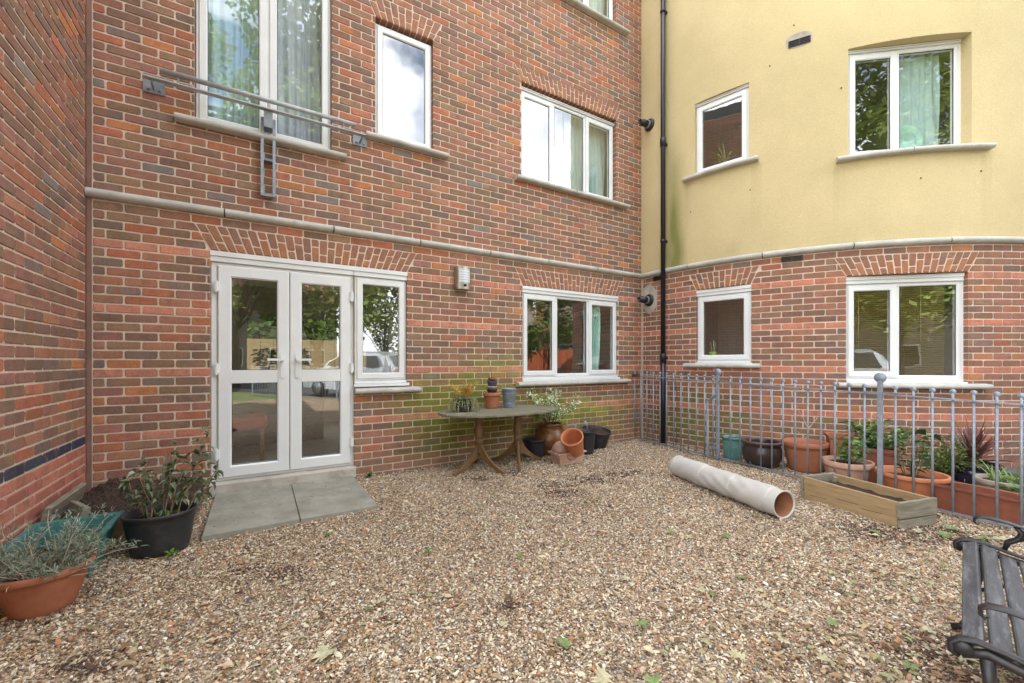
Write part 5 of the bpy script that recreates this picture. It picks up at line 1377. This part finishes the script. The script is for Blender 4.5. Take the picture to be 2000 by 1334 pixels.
# local x = along the bench; depth = local +y or -y
sgn = 1 if (Matrix.Rotation(math.atan2(FN.y, FN.x), 3, 'Z') @ Vector((0, 1, 0))).dot(FDp) > 0 else -1
BL = .95
def seatz(d): return .395 + .02 * math.exp(-((d - .06) / .05) ** 2) - .03 * math.sin(min(1, d / .42) * PI)
for i in range(8):
    d = .024 + i * .0525; mb = MB(); sl = math.atan2(seatz(d + .02) - seatz(d - .02), .04) + (.35 if i == 0 else 0)
    M = Matrix.Rotation(sgn * sl * -1 if False else sgn * sl, 4, 'X')
    mb.box((BL / 2, sgn * d, seatz(d) + .003), (BL + .0, .046, .018), bev=.004, M=M); mb.build('seat_slat', M_WOODB, t)
for i in range(5):
    z = .50 + i * .075; mb = MB(); mb.box((BL / 2, sgn * (.43 + (z - .42) * .25), z), (BL, .018, .05), bev=.004, M=Matrix.Rotation(-sgn * .25, 4, 'X')); mb.build('back_slat', M_WOODB, t)
def castend(x):
    mb = MB(); P = lambda d, z: (x, sgn * d, z)
    # seat rail with scrolled nose
    nose = [P(.012 * math.cos(a) + .012 - .004, .375 + .016 * math.sin(a)) for a in [2.2 * PI * k / 12 - .3 for k in range(13)]]
    mb.tube([P(-.004, .362), P(-.02, .372), P(-.02, .396), P(-.002, .412), P(.03, .418), P(.08, .412), P(.16, .392), P(.26, .380), P(.36, .384), P(.45, .40)], [.012, .016, .017, .016, .015, .014, .014, .014, .014, .014], 8, flat=.55)
    mb.lathe([(0, -.012), (.019, -.012), (.022, -.006), (.022, .006), (.019, .012), (0, .012)], 20, P(.005, .388), M=Matrix.Rotation(PI / 2, 4, 'Y'))
    mb.tube([P(.0, .372), P(.05, .392), P(.14, .368), P(.3, .352), P(.43, .37)], .011, 8, flat=1.3)
    # front leg
    mb.tube([P(.05, .38), P(.055, .30), P(.04, .2), P(.03, .1), P(.0, .03), P(-.03, .012)], [.016, .014, .012, .011, .013, .016], 8)
    # rear leg and back upright
    mb.tube([P(.50, .012), P(.45, .1), P(.42, .25), P(.42, .40), P(.46, .6), P(.53, .84), P(.545, .86)], [.015, .013, .013, .014, .012, .011, .013], 8)
    mb.tube([P(.04, .2), P(.15, .27), P(.3, .2), P(.43, .2)], .008, 8)
    o = mb.build('cast_end', M_IRON, t)
    mb = MB()
    mb.tube([P(.052, .497), P(.044, .492), P(.036, .500), P(.036, .515), P(.05, .527), P(.08, .530), P(.13, .522), P(.2, .506), P(.3, .497), P(.38, .51), P(.45, .56)], [.009, .012, .015, .018, .02, .02, .019, .016, .014, .014, .012], 10, flat=.32)
    mb.tube([P(.15, .512), P(.168, .49), P(.16, .462), P(.13, .44), P(.122, .41)], [.009, .013, .015, .014, .01], 8, flat=.8)
    mb.tube([P(.16, .47), P(.2, .455), P(.215, .475), P(.2, .488), P(.188, .476)], [.009, .008, .007, .006, .005], 8)
    mb.build('armrest', M_IRON, t)
castend(-.012); castend(BL + .012)

# ------------------------------------------------------------------ what stands behind the viewer (seen in the glass)
def tree(loc, h, r, trunk_h, nleaf, lsz, hue, hue2, label, seed, flat=.8):
    rr = random.Random(seed); t = thing('leafy_tree', label, 'tree', loc)
    mb = MB(); mb.tube([(0, 0, 0), (.05 * h / 10, 0, trunk_h * .5), (0, .1, trunk_h), (.1, 0, h * .7)], [.035 * h * .5, .025 * h * .5, .02 * h * .5, .02], 10, srgb(96, 80, 62))
    cl = []
    for i in range(16):
        a = rr.uniform(0, 6.28); e = rr.uniform(.1, 1.0); q = Vector((math.cos(a) * r * .75 * (1 - e * .35), math.sin(a) * r * .75 * (1 - e * .35), trunk_h + (h - trunk_h) * e * .85))
        cl.append((q, rr.uniform(.22, .42) * r)); mb.tube([(0, 0, trunk_h * .7), Vector((0, 0, trunk_h)) * .5 + q * .5, q], [.006 * h * .5, .004 * h * .5, .012], 6, srgb(90, 76, 60))
    mb.build('trunk', M_STEM, t)
    ml = MB()
    for i in range(nleaf):
        q, cr = cl[i % 16]
        v = Vector((rr.gauss(0, 1), rr.gauss(0, 1), rr.gauss(0, .8))).normalized() * cr * rr.uniform(.35, 1.25) ** .6
        dd = Vector((rr.uniform(-1, 1), rr.uniform(-1, 1), rr.uniform(-.8, .4)))
        c = jit(mix(hue, hue2, rr.random()), .25, rr); p = q + v; L_ = lsz * rr.uniform(.6, 1.3)
        d = dd.normalized(); x = d.cross(Vector((rr.uniform(-1, 1), rr.uniform(-1, 1), 1))).normalized()
        ml.add([p, p + d * L_ * .5 + x * L_ * .35, p + d * L_, p + d * L_ * .5 - x * L_ * .35], [(0, 1, 2, 3)], c)
    ml.build('crown', M_LEAF, t)
G1, G2, G3 = (.15, .22, .045), (.26, .33, .09), (.08, .13, .035)
tree((5.8, -11.5, 0), 19, 6.2, 3.2, 30000, .30, G1, G2, 'tall broad green tree across the road, reflected in the upstairs balcony window', 1)
tree((9.6, -11.0, 0), 14, 4.6, 2.4, 18000, .27, G1, G2, 'full green tree behind the hatchback, reflected in the large upper window of the round building', 11)
tree((12.5, -4.5, 0), 6.2, 2.6, 1.4, 16000, .17, G1, G3, 'round green tree behind the parked car, reflected in the side window', 2)
tree((12.8, -9.5, 0), 7.5, 3.0, 1.8, 8000, .2, G3, G2, 'dark green tree further along the road, reflected in the glass door', 3)
tree((2.2, -11.5, 0), 10.5, 3.6, 2.5, 11000, .22, G1, G2, 'bright green tree at the far end of the court, behind the viewer', 4)
tree((12.2, .8, 0), 5.0, 1.7, 1.5, 5000, .15, G1, G3, 'slim green tree beside the flats opposite', 5)
# parked car
silver = pmat('silver_paint', srgb(200, 204, 208), .22, metal=.6, var=.03, bs=0)
t = thing('parked_car', 'silver hatchback parked beyond the road railing, reflected in the windows', 'car', (5.5, -3.05, .04), -PI / 2)
# profile in local x (length, +x = front), z
prof_c = [(-2.05, .35), (-2.08, .62), (-2.02, .92), (-1.86, 1.0), (-1.55, 1.36), (-1.1, 1.45), (.0, 1.46), (.45, 1.38), (1.15, .98), (1.75, .88), (2.02, .72), (2.08, .5), (2.05, .3)]
mb = MB(); ny = 5; ws = [-.87, -.84, 0, .84, .87]
vs = []; n = len(prof_c)
def cw(z): return .87 if z < .9 else .87 - (z - .9) * .32
for (x, z) in prof_c:
    w = cw(z)
    for k in (-1, -.92, 0, .92, 1): vs.append((x, k * w, z + (.02 if k == 0 else (0 if abs(k) < 1 else -.03))))
for (x, z) in prof_c:
    for k in (-1, 1): vs.append((x, k * (cw(z) if z < .3 else .89), .28))
fs = [(j * 5 + i, j * 5 + i + 1, j * 5 + 6 + i, j * 5 + 5 + i) for j in range(n - 1) for i in range(4)]
b0 = n * 5
for j in range(n - 1):
    fs.append((j * 5, j * 5 + 5, b0 + j * 2 + 2, b0 + j * 2)); fs.append((j * 5 + 4, b0 + j * 2 + 1, b0 + j * 2 + 3, j * 5 + 9))
mb.add(vs, fs, smooth=False); mb.build('body', silver, t)
dk = pmat('car_glass', srgb(24, 28, 32), .05, bs=0)
for sy in (-1, 1):
    for q in ([(-1.45, 1.02), (-.55, 1.02), (-.55, 1.36), (-1.2, 1.34)], [(-.48, 1.02), (.85, 1.02), (.38, 1.33), (-.48, 1.37)]):
        mb = MB(); mb.add([(x, sy * (cw(z) + .045 - (z - 1.0) * .06), z) for x, z in q], [(0, 1, 2, 3)]); mb.build('side_window', dk, t)
    for x in (-1.3, 1.3):
        mb = MB(); mb.lathe([(0, -.1), (.2, -.1), (.31, -.09), (.32, 0), (.31, .09), (.2, .1), (0, .1)], 28, (x, sy * .80, .30), M=Matrix.Rotation(PI / 2, 4, 'X')); wh = mb.build('wheel', M_PIPE, t)
        mb = MB(); mb.lathe([(0, .0), (.2, 0), (.21, .02), (0, .03)], 20, (x, sy * .905, .30), M=Matrix.Rotation(-sy * PI / 2, 4, 'X')); mb.build('rim', M_GALV2, wh)
    mb = MB(); mb.box((-2.04, sy * .68, .86), (.12, .26, .16), bev=.03); mb.build('tail_light', pmat('red_lens', srgb(190, 20, 20), .2, bs=0), t)
    mb = MB(); mb.box((1.98, sy * .62, .68), (.14, .3, .12), bev=.03); mb.build('headlight', M_WHITEP, t)
mb = MB(); mb.add([(-1.88, -.62, 1.03), (-1.88, .62, 1.03), (-1.58, .56, 1.36), (-1.58, -.56, 1.36)], [(0, 1, 2, 3)]); mb.build('rear_window', dk, t)
mb = MB(); mb.add([(1.16, -.68, 1.0), (1.16, .68, 1.0), (.5, .58, 1.385), (.5, -.58, 1.385)], [(0, 1, 2, 3)]); mb.build('windscreen', dk, t)
# flats opposite
M_OPP = pmat('opposite_brick', srgb(176, 130, 96), .9, var=.25, vs=3)
t = thing('opposite_flats', 'low brick flats with white balconies across the road, reflected in the ground floor window', 'building', (17.5, 3.5, 0))
mb = MB(); mb.box((0, 0, 2.9), (5, 13, 5.8)); mb.build('wall', M_OPP, t)
mb = MB(); mb.box((0, 0, 5.95), (5.4, 13.4, .3)); mb.build('roof', M_LEAD, t)
for k in range(5):
    for z in (1.5, 4.1):
        mb = MB(); mb.box((-2.52, -5.2 + k * 2.6, z), (.1, 1.3, 1.2)); w_ = mb.build('window', M_PVC, t)
        mb = MB(); mb.box((-2.58, -5.2 + k * 2.6, z), (.02, 1.1, 1.0)); mb.build('pane', dk, w_)
    mb = MB(); mb.box((-2.95, -5.2 + k * 2.6, 3.0), (.9, 2.0, .12)); mb.box((-3.38, -5.2 + k * 2.6, 3.5), (.04, 2.0, .9)); mb.build('balcony', M_GREYP, t)
t = thing('terraced_house', 'pale terraced house beyond the trees at the far end of the road', 'house', (6, -22, 0), .1)
mb = MB(); mb.box((0, 0, 2.7), (22, 6, 5.4)); mb.build('wall', M_GREYP, t)
mb = MB(); mb.add([(-11.3, -3.3, 5.4), (11.3, -3.3, 5.4), (11.3, 3.3, 5.4), (-11.3, 3.3, 5.4), (-11.3, 0, 8), (11.3, 0, 8)], [(0, 1, 5, 4), (2, 3, 4, 5), (0, 4, 3), (1, 2, 5), (3, 2, 1, 0)]); mb.build('roof', M_TERRAD, t)
for k in range(8):
    for z in (1.5, 4.0):
        mb = MB(); mb.box((-9.5 + k * 2.7, 3.03, z), (1.2, .08, 1.2)); w_ = mb.build('window', M_PVC, t)
        mb = MB(); mb.box((-9.5 + k * 2.7, 3.08, z), (1.0, .02, 1.0)); mb.build('pane', dk, w_)
t = thing('board_fence', 'pale boarded garden fence seen through the kitchen rear window', 'fence', main_map(1.6, -8.4, 0), RZM)
for i in range(22): mb = MB(); mb.box((-3.3 + i * .305, 0, .9), (.295, .025, 1.8), bev=.003); mb.build('board', M_WOODP, t)
t = thing('screening_hedge', 'tall leafy hedge added behind the pale fence to screen bright sky from the kitchen rear window', 'hedge', main_map(1.6, -9.6, 0), RZM)  # hedge added, and made this tall, to cover the bright sky behind the kitchen
ml = MB()
for i in range(9000):
    x = R.uniform(-5.5, 5.5); z = R.uniform(.2, 5.6) ; p = (x, R.uniform(-.5, .9), z + .6 * vn(x * 2, 3, 2)); dd = Vector((R.uniform(-1, 1), R.uniform(-1, 1), R.uniform(-.5, .8))).normalized()
    xx = dd.cross(Vector((R.uniform(-1, 1), R.uniform(-1, 1), 1))).normalized(); p = Vector(p); l_ = R.uniform(.14, .3)
    ml.add([p, p + dd * l_ * .5 + xx * l_ * .35, p + dd * l_, p + dd * l_ * .5 - xx * l_ * .35], [(0, 1, 2, 3)], jit((.16, .24, .05), .3))
ml.build('foliage', M_LEAF, t)
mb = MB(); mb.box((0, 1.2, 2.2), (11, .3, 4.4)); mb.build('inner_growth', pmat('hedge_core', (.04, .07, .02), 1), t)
# timber boundary fence behind the road
t = thing('board_fence', 'reddish close boarded timber fence on the far side of the road', 'fence', (13.0, 1.0, 0))
mb = MB()
for i in range(90): mb.box((0, -9 + i * .16, .85), (.03, .15, 1.7 + R.uniform(-.01, .01)), col=jit(srgb(170, 88, 52), .15))
mb.build('boards', pmat('red_fence_wood', (.3, .1, .05), .8, vcol=True), t)
for i in range(7): mb = MB(); mb.box((.06, -9 + i * 2.4, .9), (.1, .1, 1.8)); mb.build('post', M_WOODL, t)

# ------------------------------------------------------------------ light and sky
w = bpy.data.worlds.new("World"); scene.world = w; w.use_nodes = True; nt = w.node_tree
bg = nt.nodes['Background']; sky = nt.nodes.new('ShaderNodeTexSky'); sky.sky_type = 'NISHITA'; sky.sun_disc = False
SUN_EL = math.radians(50); sd = Vector((-N.x, -N.y)); sd = Vector((sd.x * math.cos(.35) - sd.y * math.sin(.35), sd.x * math.sin(.35) + sd.y * math.cos(.35)))
sky.sun_elevation = SUN_EL; sky.sun_rotation = math.atan2(sd.x, sd.y); sky.air_density = 1.0; sky.dust_density = 1.2
tcn = nt.nodes.new('ShaderNodeTexCoord')
mp = node(nt, 'ShaderNodeMapping'); mp.inputs['Scale'].default_value = (1, 1, 1.8); nt.links.new(tcn.outputs['Generated'], mp.inputs['Vector'])
cn = noise(nt, mp.outputs[0], 2.3, 8, .6, .3)
cr = ramp(nt, cn.outputs['Fac'], [(.40, (0, 0, 0)), (.56, (1, 1, 1))])
cm = mixc(nt, cr.outputs[0], sky.outputs[0], (11.3, 11.5, 12.0))
nt.links.new(cm, bg.inputs['Color']); bg.inputs['Strength'].default_value = .15
sl = bpy.data.lights.new('sun', 'SUN'); sl.energy = 5.0; sl.angle = math.radians(.5); sl.color = (1, .95, .87)
so = bpy.data.objects.new('sun', sl); COL.objects.link(so)
dv = Vector((sd.x * math.cos(SUN_EL), sd.y * math.cos(SUN_EL), math.sin(SUN_EL))); so.rotation_euler = dv.to_track_quat('Z', 'Y').to_euler(); so.location = (0, 0, 30)

# ------------------------------------------------------------------ camera
cam = bpy.data.cameras.new('camera'); co_ = bpy.data.objects.new('camera', cam); COL.objects.link(co_)
cam.sensor_width = 36; cam.lens = F_ / 2000 * 36; cam.shift_y = (H_ - 667) / 2000; cam.clip_end = 500; cam.clip_start = .05
co_.location = (0, 0, EZ); co_.rotation_euler = (PI / 2, 0, 0); scene.camera = co_
scene.view_settings.view_transform = 'Standard'; scene.view_settings.look = 'None'; scene.view_settings.gamma = 1
scene.view_settings.exposure = 1.74
scene.render.resolution_x = 1024; scene.render.resolution_y = 683
scene.cycles.max_bounces = 8; scene.cycles.transparent_max_bounces = 12
